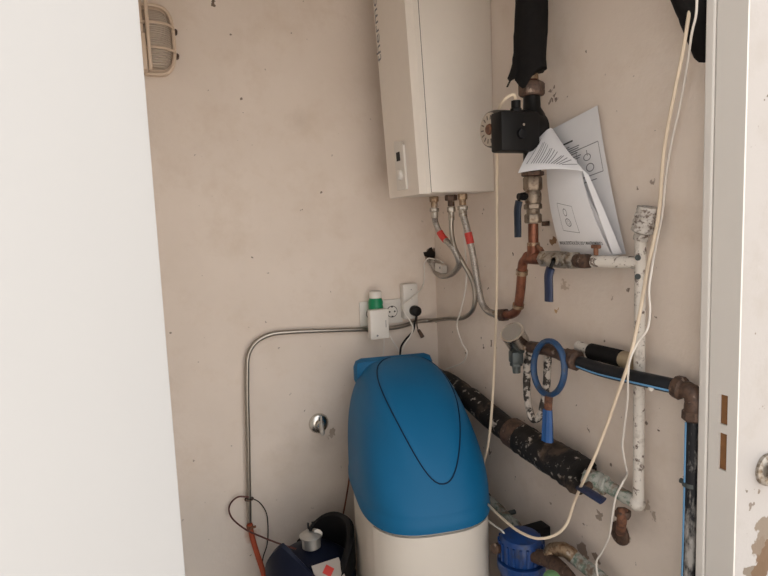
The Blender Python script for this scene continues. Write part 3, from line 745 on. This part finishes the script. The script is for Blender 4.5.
cz = (0.88, 1.169, 1.3553)[2]              # axis of the horizontal copper run
t = thing('copper_line', (pu.x, PYR, (0.89, 1.3023, 1.1983)[2]), 'copper pipe with a tee and bends below the pump valve', 'pipe')
e1 = V((0.88, 1.2095, 1.3525)); e1.z = cz
dn_ = [V((0.882, 1.2341, 1.3219)), V((0.888, 1.2502, 1.2683)), V((0.892, 1.2656, 1.2295))]
tp = MB().cyl((pu.x, PYR, cz), (pu.x, PYR, vz0-.001), .0125)
build('vertical_tube', tp, M['copper'], t)
te = V((pu.x, PYR, cz))
build('tee', MB().cyl(te+V((0, .026, 0)), te+V((0, -.034, 0)), .0155).cyl(te, te+dz*.03, .0155), M['copper'], t)
build('bent_tube', MB().tube([te+V((0, .02, 0)), V((0.88, 1.1951, 1.3533)), V((0.88, 1.2137, 1.3506)), V((0.88, 1.2257, 1.3417)), V((0.881, 1.2312, 1.3298)), *dn_[:2], dn_[2], V((0.894, 1.2802, 1.2088)), V((0.895, 1.3049, 1.1961)), V((0.895, 1.3287, 1.1916))], .0122, 14), M['copper'], t)
el = V((0.894, 1.2802, 1.2088))
for p, q in ((dn_[2], dn_[2]+(dn_[2]-dn_[1]).normalized()*.010), (dn_[0], dn_[0]+(dn_[1]-dn_[0]).normalized()*.012), (te+dz*.03, te+dz*.038)):
    build('solder_ring', MB().cyl(p, q, .0155), M['brass'], t)
hn = V((0.895, 1.3287, 1.1916)); hn2 = V((0.895, 1.3556, 1.1887))
build('hose_nut', MB().hexnut(hn2, hn, .0185), M['bronze'], t)
# second valve on the horizontal run
ya, yb2 = te.y-.0345, (0.88, 0.9791, 1.358)[1]
t = thing('ball_valve', (pu.x, ya, cz-.02), 'crusty ball valve with a blue lever on the horizontal run to the white pipe', 'valve', 'ball valves on the right wall')
vp = V((pu.x, ya, cz)); L = ya-yb2; dy = V((0, -1, 0))
vb = MB().hexnut(vp, vp+dy*L*.16, .0205).lathe(vp+dy*L*.16, dy, [(0, .017), (L*.12, .020), (L*.34, .020), (L*.44, .017)], 20).hexnut(vp+dy*L*.60, vp+dy*L*.74, .0205)
build('valve_body', vb, M['nickel'], t)
build('end_joint', MB().cyl(vp+dy*L*.74, vp+dy*L*.82, .015).hexnut(vp+dy*L*.82, vp+dy*L*.97, .0175), M['bronze'], t)
sv = vp+dy*L*.47
build('stem', MB().cyl(sv+V((-.012, 0, 0)), sv+V((-.028, 0, 0)), .008).hexnut(sv+V((-.021, 0, 0)), sv+V((-.028, 0, 0)), .011), M['nickel'], t)
lv = sv+V((-.028, 0, 0))
lever(None, lv, [lv+V((-.003, .004, -.012)), lv+V((-.006, .010, -.034)), lv+V((-.006, .010, -.06)), lv+V((-.006, .010, -.094))], M['dknavy'], t, r=.0125, flat=.6)
bt = MB().cyl(vp+dy*L*.02+V((0, 0, .012)), vp+dy*L*-.02+V((-.005, 0, .026)), .006).obox(vp+dy*-.004+V((-.006, 0, .026)), (0, .8, .5), (1, 0, 0), (0, -.5, .8), .024, .008, .008, .002)
build('old_key', bt, M['rust'], t)
wk = vp+dy*L*.99
t = thing('screw_stub', wk+V((0, -.01, 0)), 'small rusty tap stub standing on the white horizontal pipe', 'tap')
k = V((0.88, 0.9672, 1.3649)); k.z = cz+.0135
build('stub', MB().cyl(k, k+dz*.016, .005).obox(k+dz*.018, (0, 1, 0), (1, 0, 0), (0, 0, 1), .024, .008, .008, .002), M['rust'], t)

# white painted pipe : horizontal + upright + lower run
wy = (0.908, 0.8743, 1.2799)[1]
wz_b = (0.908, 0.8779, 0.8491)[2]; wz_t = (0.908, 0.868, 1.4045)[2]
t = thing('white_painted_pipe', (WX-.032, wy, wz_b), 'flaking white painted pipe standing upright on the right wall', 'pipe')
build('horizontal_run', MB().cyl(V((pu.x+.006, yb2-.001, cz)), V((WX-.032, wy+.005, cz)), .0128), M['flaky'], t)
build('upright', MB().tube([(WX-.032, wy, wz_b), (WX-.032, wy, (wz_b+wz_t)/2), (WX-.032, wy, wz_t)], .0112, 14, 10, wob=.03), M['flaky'], t)
ct = [V((WX-.032, wy, wz_t-.004)), V((0.908, 0.8634, 1.4359)), V((0.908, 0.8564, 1.4649))]
cm = MB(); cm.tube(ct, [.015, .022, .020], 12, 8, wob=.12)
build('crumpled_end', cm, worn('crumpled_paint', (.50, .46, .42), (.16, .12, .10), 130, .5, .6, .8, c3=(.6, .56, .5), bmp=1.), t)
for z in ((0.895, 0.8626, 1.3658)[2], (0.895, 0.8623, 1.3282)[2]): build('pipe_hole', MB().lathe((WX-.0425, wy-.004, z), (-1, -.5, 0), [(0, .006), (.0018, .0055)], 12), M['gmetal'], t)
l0, l1 = V((0.908, 0.8779, 0.8491)), V((0.895, 0.9499, 0.8591))
build('lower_elbow', MB().sphere(l0, .017), M['flaky'], t)
build('lower_run', MB().tube([l0, lerp(l0, l1, .5), l1], .0145, 12, 6, wob=.06), M['green_cor'], t)
# drop to the wall flange
fl_ = V((0.94, 0.9558, 0.7355))
tp = V((0.902, 0.9105, 0.8381))
t = thing('wall_flange', fl_, 'rusty pipe stub and flange in the wall below the white pipe elbow', 'pipe fitting')
build('stub', MB().tube([tp-V((0, 0, .014)), V((0.895, 0.906, 0.8057)), V((0.91, 0.9239, 0.7729)), fl_], .0105, 12, 5, wob=.05), M['rust'], t)
build('hex_nut', MB().hexnut(tp-V((0, 0, .034)), tp-V((0, 0, .018)), .017), M['bronze'], t)
build('flange', MB().lathe(fl_, (-1, 0, 0), [(0, .027), (.006, .026), (.012, .018)], 18), M['bronze'], t)
# lower valve with blue lever
t = thing('ball_valve', l1, 'corroded ball valve with a blue lever at the end of the taped pipe', 'valve', 'ball valves on the right wall')
l2 = V((0.885, 0.995, 0.8589))
d = (l2-l1).normalized(); L = (l2-l1).length
build('valve_body', MB().hexnut(l1, l1+d*L*.25, .022).lathe(l1+d*L*.25, d, [(0, .019), (L*.2, .024), (L*.45, .024), (L*.6, .019)], 16).hexnut(l1+d*L*.82, l1+d*L*1.15, .024), M['green_cor'], t)
sv = l1+d*L*.5+V((-.015, 0, 0))
build('stem', MB().cyl(sv, sv+V((-.03, 0, -.006)), .009), M['bronze'], t)
lever(None, sv+V((-.03, 0, -.006)), [V((0.84, 0.9726, 0.8591)), V((0.83, 0.9423, 0.8661)), V((0.83, 0.9153, 0.8655)), V((0.835, 0.8975, 0.8613))], M['dknavy'], t, r=.0135, matarm='bronze')
# big taped pipe
tpth = [V((0.885, 1.6303, 0.9249)), V((0.885, 1.5168, 0.9082)), V((0.885, 1.3531, 0.8762)), V((0.885, 1.214, 0.8655)), V((0.885, 1.0948, 0.8614)), V((0.885, 1.0047, 0.855))]
t = thing('taped_pipe', tpth[-1], 'thick pipe wrapped in black tape slanting along the right wall behind the softener', 'pipe')
build('wrapped_tube', MB().tube([(WX-.055, BY-.005, .93), *tpth[:4]], [.027, .030, .034, .036], 16, 8, wob=.02), M['tape'], t)
build('loose_wrap', MB().tube([lerp(tpth[2], tpth[3], .55), tpth[3], tpth[4], lerp(tpth[4], tpth[5], .85)], [.037, .041, .043, .045], 16, 8, wob=.045), M['tape'], t)
build('tape_band', MB().tube([lerp(tpth[2], tpth[3], .42), lerp(tpth[2], tpth[3], .75)], .0405, 16, 0), M['bronze'], t)

# ------------------------------------------------------------------ black polyethylene line
f0 = V((0.878, 1.0978, 1.1341)); f1 = V((0.878, 1.0451, 1.1278)); f2 = V((0.878, 1.0152, 1.1258))
pp = [f2, V((0.878, 0.953, 1.1234)), V((0.879, 0.8704, 1.127)), V((0.886, 0.8147, 1.128)), V((0.904, 0.7778, 1.1247))]
t = thing('black_water_pipe', pp[-1], 'black plastic water pipe with a blue stripe between two bronze fittings', 'pipe')
build('tube', MB().tube(pp, .0148, 16), M['pe'], t)
st = [p+V((-.0132, -.004, -.0062)) for p in pp]
build('blue_stripe', MB().tube(st, .0022, 6), M['stripe'], t)
for p in (pp[3],): build('paint_blob', MB().sphere(p+V((-.010, .0, -.011)), .006), M['flaky'], t)
d = (f1-f0).normalized()
t = thing('pipe_coupling', f1, 'bronze coupling and dark branch pipe at the left end of the black water pipe', 'pipe fitting')
build('union_nut', MB().lathe(f1-d*.018, (f2-f1), [(0, .018), (.003, .021), (.02, .022), (.024, .024), (.038, .024), (.042, .017)], 8), M['bronze'], t)
fm1 = V((0.878, 1.139, 1.1337)); fm2 = V((0.882, 1.2045, 1.1263))
build('branch_tube', MB().tube([fm2, fm1, f0, f1-d*.014], .0155, 14, 5, wob=.03), M['bronze'], t)
e0 = V((WX-.032, (0.908, 0.7465, 1.1225)[1], pp[-1].z-.004))
e1 = e0-V((0, 0, .035))
t = thing('elbow_fitting', e1, 'bronze elbow fitting against the right door post at the end of the black pipe', 'pipe fitting')
d = (e0-pp[-1]).normalized()
build('nut', MB().lathe(pp[-1]-d*.008, d, [(0, .017), (.003, .0215), (.016, .023), (.020, .018)], 10), M['bronze'], t)
build('elbow_body', MB().tube([pp[-1]+d*.01, lerp(pp[-1], e0, .8), e0-V((0, 0, .008)), e1], .0165, 14, 5, wob=.04), M['bronze'], t)
build('nut', MB().lathe(e1+V((0, 0, .004)), (0, 0, -1), [(0, .017), (.003, .020), (.018, .0205), (.022, .016)], 8), M['bronze'], t)
dp = e1-V((0, 0, .0185))
t = thing('down_pipe', (dp.x, dp.y, .0), 'black pipe dropping from the bronze elbow along the door post', 'pipe')
bz = [dp, (dp.x, dp.y+.001, .9), (dp.x, dp.y+.003, .7), (dp.x, dp.y+.004, .4), (dp.x, dp.y+.004, .01)]
build('tube', MB().tube(bz, .0132, 14, 6), worn('smeared_black_pipe', (.016, .017, .02), (.36, .34, .32), 28, .48, .60, .5, stretch=(1, 1, .35)), t)
build('blue_stripe', MB().tube([V(p)+V((-.0122, .006, -.002 if i == 0 else 0)) for i, p in enumerate(bz)], .002, 6, 6), M['stripe'], t)
zc = (0.908, 0.7536, 0.9446)[2]
build('pipe_clamp', MB().cyl((dp.x, dp.y+.003, zc-.004), (dp.x, dp.y+.003, zc+.004), .0150).cyl((dp.x-.004, dp.y+.014, zc), (dp.x-.004, dp.y+.022, zc), .005), M['gmetal'], t)
# short foam sleeve behind
a_, b_ = V((0.914, 1.0237, 1.1462)), V((0.914, 0.9246, 1.1476)); c_ = V((0.914, 0.8973, 1.1479))
t = thing('foam_sleeve', lerp(a_, b_, .5), 'short black foam sleeve with a tan end above the black water pipe', 'pipe insulation')
build('sleeve', MB().cyl(a_, b_, .0185, bev=.004), M['foam'], t)
build('tan_end', MB().cyl(b_, c_, .0178), M['tan'], t)
build('pipe_end', MB().tube([V((0.916, 1.0658, 1.15)), lerp(a_, V((0.916, 1.0658, 1.15)), .4), a_], .012, 12, 3, wob=.08), M['flaky'], t)

# ------------------------------------------------------------------ gauge, drain cock, painted loop, wrench
ga = V((0.865, 1.2149, 1.1264)); gd = V((-.62, -.25, .74)).normalized()
t = thing('pressure_gauge', ga, 'chrome pressure gauge tilted upward at the left end of the pipes', 'gauge')
gs = V((0.862, 1.232, 1.1407))
build('gauge_case', MB().lathe(gs-gd*.018, gd, [(0, .012), (.006, .027), (.010, .030), (.044, .0305), (.047, .0318), (.053, .0318), (.054, .027)], 28), M['chrome'], t)
build('dial', MB().lathe(gs+gd*.0355, gd, [(0, .0268), (.0012, .0265)], 24), M['alu'], t, False)
build('stem', MB().tube([gs-gd*.016, lerp(gs, ga, .7), ga, V((0.88, 1.2018, 1.127))], .008, 10, 4), M['brass'], t)
dc = V((0.86, 1.2348, 1.089))
t = thing('drain_cock', dc, 'small grey-green drain cock hanging below the chrome gauge', 'tap')
mb = MB().cyl(dc+V((0, 0, .018)), V((0.865, 1.2151, 1.1185)), .009); mb.obox(dc+V((0, 0, .008)), (.3, 1, 0), (1, -.3, 0), (0, 0, 1), .036, .030, .032, .004)
build('body', mb, M['gmetal'], t)
build('spout', MB().cyl(dc+V((0, 0, -.005)), dc+V((0, -.002, -.034)), .012, .010).hexnut(dc+V((0, 0, -.007)), dc+V((0, 0, -.016)), .016), M['gmetal'], t)
lp = [(0.895, 1.181, 1.1187), (0.89, 1.203, 1.1204), (0.89, 1.2223, 1.0983), (0.89, 1.2297, 1.0542), (0.89, 1.2309, 1.0003), (0.89, 1.2231, 0.9592), (0.892, 1.2093, 0.9333), (0.895, 1.1839, 0.9485), (0.898, 1.171, 0.9885), (0.9, 1.1629, 1.037), (0.9, 1.1583, 1.0842), (0.895, 1.1495, 1.1146)]
t = thing('painted_pipe_loop', lp[6], 'looped pipe with flaking white paint hanging behind the blue wrench', 'pipe')
build('loop_tube', MB().tube(lp, .0098, 12, 6, wob=.05), worn('loop_paint', (.60, .54, .48), (.035, .028, .024), 38, .455, .52, .6), t)
wc = V((0.855, 1.0967, 1.0985))
t = thing('filter_wrench', wc-V((0, 0, .16)), 'blue ring wrench with a rusty neck hanging on the pipe fitting', 'wrench')
RR = .064
ring_pts = [wc+V((0, math.cos(q)*RR*.88-math.sin(q)*.010, math.sin(q)*RR*1.04)) for q in [2*PI*i/40 for i in range(40)]]
build('ring', MB().tube(ring_pts, .0066, 10, 0, closed=True, flat=1.3), M['wrench'], t)
hz = wc.z-RR*1.04
n0, n1, n2 = V((wc.x, wc.y, hz-.002)), V((wc.x, wc.y+.003, hz-.036)), V((wc.x, wc.y+.006, (0.855, 1.1088, 0.9176)[2]))
build('neck', MB().tube([n0+V((0, 0, .004)), n1], [.012, .0115], 12, 0, flat=.7), M['rust'], t)
gr = MB(); gr.tube([n1+V((0, 0, .001)), lerp(n1, n2, .4), n2], [.0125, .016], 12, 4, flat=.7)
for o_ in (-.008, 0, .008): gr.tube([n1+V((-.008, o_*.8, 0)), n2+V((-.0095, o_, 0))], .0022, 6, 0)
build('grip', gr, M['handle'], t)

# ------------------------------------------------------------------ paper manual tucked behind the pipe
def patch(p00, p10, p11, p01, b0=(0, 0, 0), bu=(0, 0, 0), bv=(0, 0, 0)):
    """u along first edge, v down; bu / bv bulges along u / v"""
    p00, p10, p11, p01 = map(V, (p00, p10, p11, p01)); bu, bv = V(bu), V(bv)
    def f(u, v):
        p = lerp(lerp(p00, p10, u), lerp(p01, p11, u), v)
        return p+bu*4*u*(1-u)+bv*4*v*(1-v)
    def nf(u, v, off):
        e = 1e-3; a = f(u+e, v)-f(u-e, v); b = f(u, v+e)-f(u, v-e); n = a.cross(b).normalized()
        if n.dot(V((-.6, -.8, 0))) < 0: n = -n
        return f(u, v)+n*off
    return f, nf
t = thing('paper_manual', V((0.89, 1.0443, 1.3661)), 'curled white printed manual tucked behind the pump pipe', 'manual')
def sheet(name, P, bu=(0, 0, 0), bv=(0, 0, 0)):
    f, nf = patch(*P, bu=bu, bv=bv)
    o = build(name, MB().grid(f, 16, 16, .0006), M['paper'], t)
    return o, nf
def bar(mb, nf, u0, u1, v, h, n=6, off=.0011):
    pts = [nf(u0+(u1-u0)*i/n, v-h/2, off) for i in range(n+1)]+[nf(u1-(u1-u0)*i/n, v+h/2, off) for i in range(n+1)]
    k = n+1
    mb.polys(pts, [(i, i+1, 2*k-2-i, 2*k-1-i) for i in range(n)])
def vbar(mb, nf, u, v0, v1, h, n=6, off=.0011):
    pts = [nf(u-h/2, v0+(v1-v0)*i/n, off) for i in range(n+1)]+[nf(u+h/2, v1-(v1-v0)*i/n, off) for i in range(n+1)]
    k = n+1
    mb.polys(pts, [(i, i+1, 2*k-2-i, 2*k-1-i) for i in range(n)])
def rectl(mb, nf, u0, u1, v0, v1, h=.008):
    bar(mb, nf, u0, u1, v0, h*.7); bar(mb, nf, u0, u1, v1, h*.7); vbar(mb, nf, u0, v0, v1, h); vbar(mb, nf, u1, v0, v1, h)
def ringl(mb, nf, u, v, ru, rv, n=16, th=.22):
    pts = [nf(u+ru*math.cos(2*PI*i/n)*k, v+rv*math.sin(2*PI*i/n)*k, .0011) for k in (1, 1-th) for i in range(n)]
    mb.polys(pts, [(i, (i+1) % n, n+(i+1) % n, n+i) for i in range(n)])
# back sheet
o, nf = sheet('page', ((0.928, 1.1955, 1.6605), (0.932, 1.0196, 1.6914), (0.928, 0.9319, 1.3697), (0.926, 1.0832, 1.3464)), bv=(-.006, 0, 0))
k = MB()
bar(k, nf, .22, .5, .155, .012)
build('print', k, M['ink'], o, False)
k = MB()
for i, (v, e) in enumerate(((.19, .42), (.205, .60), (.22, .58), (.235, .62), (.25, .55), (.275, .60), (.29, .57), (.305, .50))): bar(k, nf, .20, e, v, .007)
rectl(k, nf, .52, .93, .235, .44)
ringl(k, nf, .70, .31, .07, .025); ringl(k, nf, .72, .385, .075, .03); vbar(k, nf, .71, .26, .30, .012)
bar(k, nf, .50, .80, .475, .006)
build('print', k, M['greyink'], o, False)
# middle sheets fanning on the right
o, nf = sheet('page', ((0.91, 1.1319, 1.6199), (0.906, 1.0552, 1.5783), (0.918, 0.9356, 1.3701), (0.918, 1.0875, 1.3561)), bu=(-.004, 0, 0), bv=(-.022, -.004, .006))
k = MB()
for i in range(9): bar(k, nf, .72, .95, .38+.022*i, .010)
build('print', k, M['greyink'], o, False)
# front sheet with the title
o, nf = sheet('page', ((0.894, 1.1448, 1.6122), (0.892, 1.0262, 1.5619), (0.906, 0.9471, 1.3662), (0.904, 1.1092, 1.3727)), bu=(-.006, 0, 0), bv=(-.014, 0, .004))
k = MB()
rectl(k, nf, .24, .60, .52, .79, .007); ringl(k, nf, .42, .70, .065, .042); ringl(k, nf, .42, .70, .03, .02); ringl(k, nf, .40, .60, .045, .04)
build('print', k, M['greyink'], o, False)
vs, fs = text_geo('MANUAL DE INSTALACIÓN, USO Y MANTENIMIENTO', 1., .012)
wd = max(v.x for v in vs)
tm = MB().polys([nf(.05+.90*v.x/wd, .935-.045*v.x/wd-.90*v.y/wd*1.2, .0012) for v in vs], fs)
build('title', tm, M['ink'], o, False)
# curled top sheet folded forward over the valve
o, nf = sheet('curled_page', ((0.91, 1.1423, 1.6609), (0.88, 1.0031, 1.5488), (0.79, 1.1153, 1.5558), (0.878, 1.1459, 1.6492)), bu=(-.006, -.002, .000), bv=(-.004, -.006, .006))
k = MB()
def segbar(mb, nf, a, b, h, n=8, off=.0011):
    a, b = V(a), V(b); d = (b-a).normalized(); q = V((-d.y, d.x))*h/2
    P = [a+(b-a)*i/n for i in range(n+1)]
    pts = [nf(*(p-q), off) for p in P]+[nf(*(p+q), off) for p in reversed(P)]; k = n+1
    mb.polys(pts, [(i, i+1, 2*k-2-i, 2*k-1-i) for i in range(n)])
for i in range(15):
    q = i/14
    if i == 1: continue
    segbar(k, nf, (.22+.60*q+(.05 if i % 4 == 2 else 0), .72-.69*q), (.82+.09*q, .90-.60*q), .014)
build('print', k, M['greyink'], o, False)
o, nf = sheet('page', ((0.884, 1.0139, 1.5542), (0.888, 0.9984, 1.5409), (0.918, 0.9329, 1.3723), (0.908, 0.9478, 1.3682)), bv=(-.010, -.006, .010))

# ------------------------------------------------------------------ cables on the right
cd = [(0.89, 0.7482, 1.8294), (0.895, 0.7686, 1.7426), (0.9, 0.7905, 1.6712), (0.905, 0.8174, 1.5688), (0.905, 0.8294, 1.441), (0.875, 0.8239, 1.3532), (0.862, 0.8218, 1.3047), (0.85, 0.8205, 1.2561), (0.84, 0.8237, 1.2085), (0.835, 0.8345, 1.1582), (0.84, 0.8624, 1.1007), (0.845, 0.9028, 1.0108), (0.83, 0.9241, 0.9346), (0.825, 0.9458, 0.8848), (0.84, 0.9923, 0.8132), (0.81, 0.9833, 0.7728), (0.79, 0.9996, 0.7449), (0.765, 1.0241, 0.7316), (0.75, 1.0716, 0.727), (0.75, 1.1413, 0.7256), (0.77, 1.2264, 0.7116), (0.79, 1.2977, 0.6987)]
tag(build('cream_cable', MB().tube(cd, .0033, 8), M['cream']), 'cream cable hanging from top right, sagging down across the pipes to the softener', 'cable')
cd = [(0.885, 0.7362, 1.8244), (0.89, 0.7414, 1.7832), (0.895, 0.7529, 1.7595), (0.91, 0.7727, 1.7193), (0.92, 0.7967, 1.647), (0.92, 0.8131, 1.5867), (0.92, 0.8257, 1.5235), (0.915, 0.8293, 1.4483), (0.9, 0.8288, 1.3917), (0.87, 0.8098, 1.3504), (0.86, 0.8069, 1.31), (0.86, 0.8041, 1.2687), (0.85, 0.8013, 1.236), (0.845, 0.8176, 1.2109), (0.835, 0.8271, 1.1754), (0.84, 0.8368, 1.1431), (0.87, 0.8676, 1.0804), (0.89, 0.8966, 1.0049), (0.895, 0.9056, 0.964), (0.9, 0.9035, 0.9307), (0.9, 0.8978, 0.9109), (0.85, 0.8583, 0.9157), (0.85, 0.877, 0.8779), (0.855, 0.8917, 0.8287), (0.87, 0.9173, 0.7632), (0.88, 0.9488, 0.7094), (0.88, 0.9658, 0.6764), (0.88, 0.9611, 0.6407), (0.88, 0.9517, 0.6031)]
tag(build('thin_white_cable', MB().tube(cd, .0021, 8), M['whitec']), 'thinner white cable beside the cream one, hanging to the floor past the flange', 'cable')
cd = [(0.8, 1.2958, 0.637), (0.8, 1.2563, 0.639), (0.8, 1.2186, 0.641), (0.8, 1.2007, 0.6281), (0.8, 1.1998, 0.5847), (0.8, 1.2085, 0.5188), (0.8, 1.2104, 0.4559)]
tag(build('white_cable', MB().tube(cd, .0026, 8), M['whitec']), 'white cable hanging over the blue filter beside the softener', 'cable', 'thin white cables')
# black insulated pipe slanting behind the door post, top right
a_, b_ = V((.904, .764, 1.826)), V((.975, .764, 1.716))
tag(build('foam_wrapped_pipe', MB().tube([lerp(a_, b_, -2.8), a_, lerp(a_, b_, .5), b_], .031, 16, 6, wob=.03), M['foam']), 'black foam wrapped pipe slanting across the top right corner by the door post', 'pipe')

# ------------------------------------------------------------------ water filter and corroded pipework at the bottom
fc_ = V((0.825, 1.1894, 0.5726)); fx, fy = fc_.x, fc_.y
zt = (0.825, 1.1791, 0.6383)[2]
t = thing('water_filter', (fx, fy, zt-.34), 'blue water filter housing on the right wall beside the softener', 'water filter')
hd = MB(); hd.lathe((fx+.01, fy, zt-.062), (0, 0, 1), [(0, .052), (.012, .056), (.05, .056), (.062, .048), (.070, .02)], 30)
for i in range(20):
    q = 2*PI*i/20; hd.box((-.003, -.003, zt-.056), (.003, .003, zt-.010), 0, mtx=Matrix.Translation((fx+.01+.0565*math.cos(q), fy+.0565*math.sin(q), 0)) @ Matrix.Rotation(q, 4, 'Z'))
build('filter_head', hd, M['filter'], t)
build('bowl', MB().lathe((fx+.01, fy, zt-.34), (0, 0, 1), [(0, .03), (.008, .045), (.03, .051), (.24, .054), (.255, .062), (.276, .062)], 30), M['filter'], t)
pcv = V((fx-.048, fy+.02, zt-.03))
build('bracket', MB().box((fx-.010, fy+.010, zt-.04), (WX-.002, fy+.05, zt-.006), .004), M['blacksh'], t)
build('vent_plug', MB().lathe(pcv, (-.9, -.3, .2), [(0, .014), (.014, .014), (.016, .010)], 8), M['bronze'], t)
nn = V((0.83, 1.1739, 0.6098)); n2_ = V((0.84, 1.1416, 0.6084)); n3 = V((0.85, 1.0991, 0.6157)); n4 = V((0.855, 1.0603, 0.6358))
t = thing('corroded_pipe', n3, 'corroded brown pipe with pale nuts and a green cap, right of the blue filter', 'pipe')
build('pale_nut', MB().lathe(lerp(nn, n2_, -.1), n2_-nn, [(0, .020), (.004, .025), (.022, .025), (.026, .02)], 8), M['flakypipe'], t)
build('brown_tube', MB().tube([lerp(nn, n2_, .5), n2_, n3, V((0.85, 1.0471, 0.6166)), V((0.85, 1.002, 0.6007))], .0185, 14, 5, wob=.05), M['bronze'], t)
build('elbow', MB().tube([n3, V((0.865, 1.1026, 0.6334)), V((0.88, 1.0725, 0.6481)), V((0.89, 1.0522, 0.6385))], .0175, 14, 5, wob=.04), M['brass'], t)
build('green_tube', MB().tube([V((0.89, 1.0629, 0.6378)), V((0.892, 1.0268, 0.6342)), V((0.895, 0.9711, 0.6306)), V((0.895, 0.9342, 0.6237))], .0165, 14, 5, wob=.05), M['green_cor'], t)
cc = V((0.8, 1.024, 0.6437))
cap = build('green_cap', MB().lathe(cc-V((0, 0, .03)), (-.3, -.5, .8), [(0, .016), (.016, .020), (.026, .020), (.034, .013), (.036, .004)], 18), plain('cap_green', (.13, .26, .11), .4), t)
# pipe leaning on the wall above the filter
p0, p1 = V((0.905, 1.4803, 0.6019)), V((0.905, 1.408, 0.6021)); p2 = V((0.905, 1.3265, 0.5881)); p3 = V((0.905, 1.2978, 0.5782))
t = thing('grey_pipe_stub', p2, 'short corroded grey pipe with nuts on the wall above the blue filter', 'pipe')
build('tube', MB().tube([p0, p1, lerp(p1, p2, .5), p2], .0125, 12, 4, wob=.05), M['green_cor'], t)
build('end_nut', MB().hexnut(lerp(p2, p3, -.1), lerp(p2, p3, .9), .018), M['green_cor'], t)
pm = lerp(p1, p2, .5)
build('wall_clip', MB().cyl(pm, (WX-.0002, pm.y, pm.z), .007), M['gmetal'], t)
build('end_nut', MB().hexnut(p0, lerp(p0, p1, .35), .017), M['bronze'], t)
# wall plug left of the papers
w = V((0.94, 1.2044, 1.4379))
tag(build('wall_plug', MB().box((w.x-.012, w.y-.009, w.z-.006), (w.x-.0003, w.y+.009, w.z+.006), .001), M['bronze']), 'small dark wall plug between the copper pipe and the papers', 'wall plug')

# ------------------------------------------------------------------ light
w = bpy.data.worlds.new('World'); S.world = w; w.use_nodes = True
nt = w.node_tree; bg = nt.nodes['Background']
tc = node(nt, 'ShaderNodeTexCoord'); sx2 = node(nt, 'ShaderNodeSeparateXYZ'); nt.links.new(tc.outputs['Generated'], sx2.inputs[0])
cr = node(nt, 'ShaderNodeValToRGB'); e = cr.color_ramp.elements
e[0].position = .0; e[0].color = (.95, .90, .85, 1); e[1].position = .9; e[1].color = (.90, .95, 1.0, 1)
nt.links.new(sx2.outputs['Z'], cr.inputs['Fac']); nt.links.new(cr.outputs['Color'], bg.inputs['Color'])
nrmz = node(nt, 'ShaderNodeVectorMath', operation='NORMALIZE'); nt.links.new(tc.outputs['Generated'], nrmz.inputs[0])
dt = node(nt, 'ShaderNodeVectorMath', operation='DOT_PRODUCT'); nt.links.new(nrmz.outputs[0], dt.inputs[0])
dt.inputs[1].default_value = V((.45, -.87, .12)).normalized()
mr = node(nt, 'ShaderNodeMapRange'); mr.interpolation_type = 'SMOOTHSTEP'
mr.inputs[1].default_value = .2; mr.inputs[2].default_value = 1.; mr.inputs[3].default_value = .48; mr.inputs[4].default_value = 1.35
nt.links.new(dt.outputs['Value'], mr.inputs[0]); nt.links.new(mr.outputs[0], bg.inputs['Strength'])

sl = bpy.data.lights.new('Sun', 'SUN'); sl.energy = 15; sl.angle = .01; sl.color = (1, .955, .90)
so = bpy.data.objects.new('Sun', sl); COL.objects.link(so); so.location = (0, 0, 6)
so.rotation_euler = V((-.25, -.5, -.85)).to_track_quat('-Z', 'Y').to_euler()

# ------------------------------------------------------------------ camera
cr_, cu_, cb_, eye, lens = ((0.9248132879282854, -0.3783234159500358, -0.03989706023218123), (0.0776342282482019, 0.08502095537214596, 0.9933500710987612), (-0.37241550595481415, -0.9217607227971388, 0.10799935570602284), 1.45, 27.046875)
cam = bpy.data.cameras.new('Camera'); co = bpy.data.objects.new('Camera', cam); COL.objects.link(co)
co.matrix_world = Matrix(((cr_[0], cu_[0], cb_[0], 0), (cr_[1], cu_[1], cb_[1], 0), (cr_[2], cu_[2], cb_[2], eye), (0, 0, 0, 1)))
cam.lens = lens; cam.sensor_width = 36; cam.sensor_fit = 'HORIZONTAL'; cam.clip_start = .02
S.camera = co
vs_ = S.view_settings
vs_.view_transform = 'Standard'; vs_.look = 'None'; vs_.gamma = 1; vs_.use_curve_mapping = False; vs_.exposure = .74
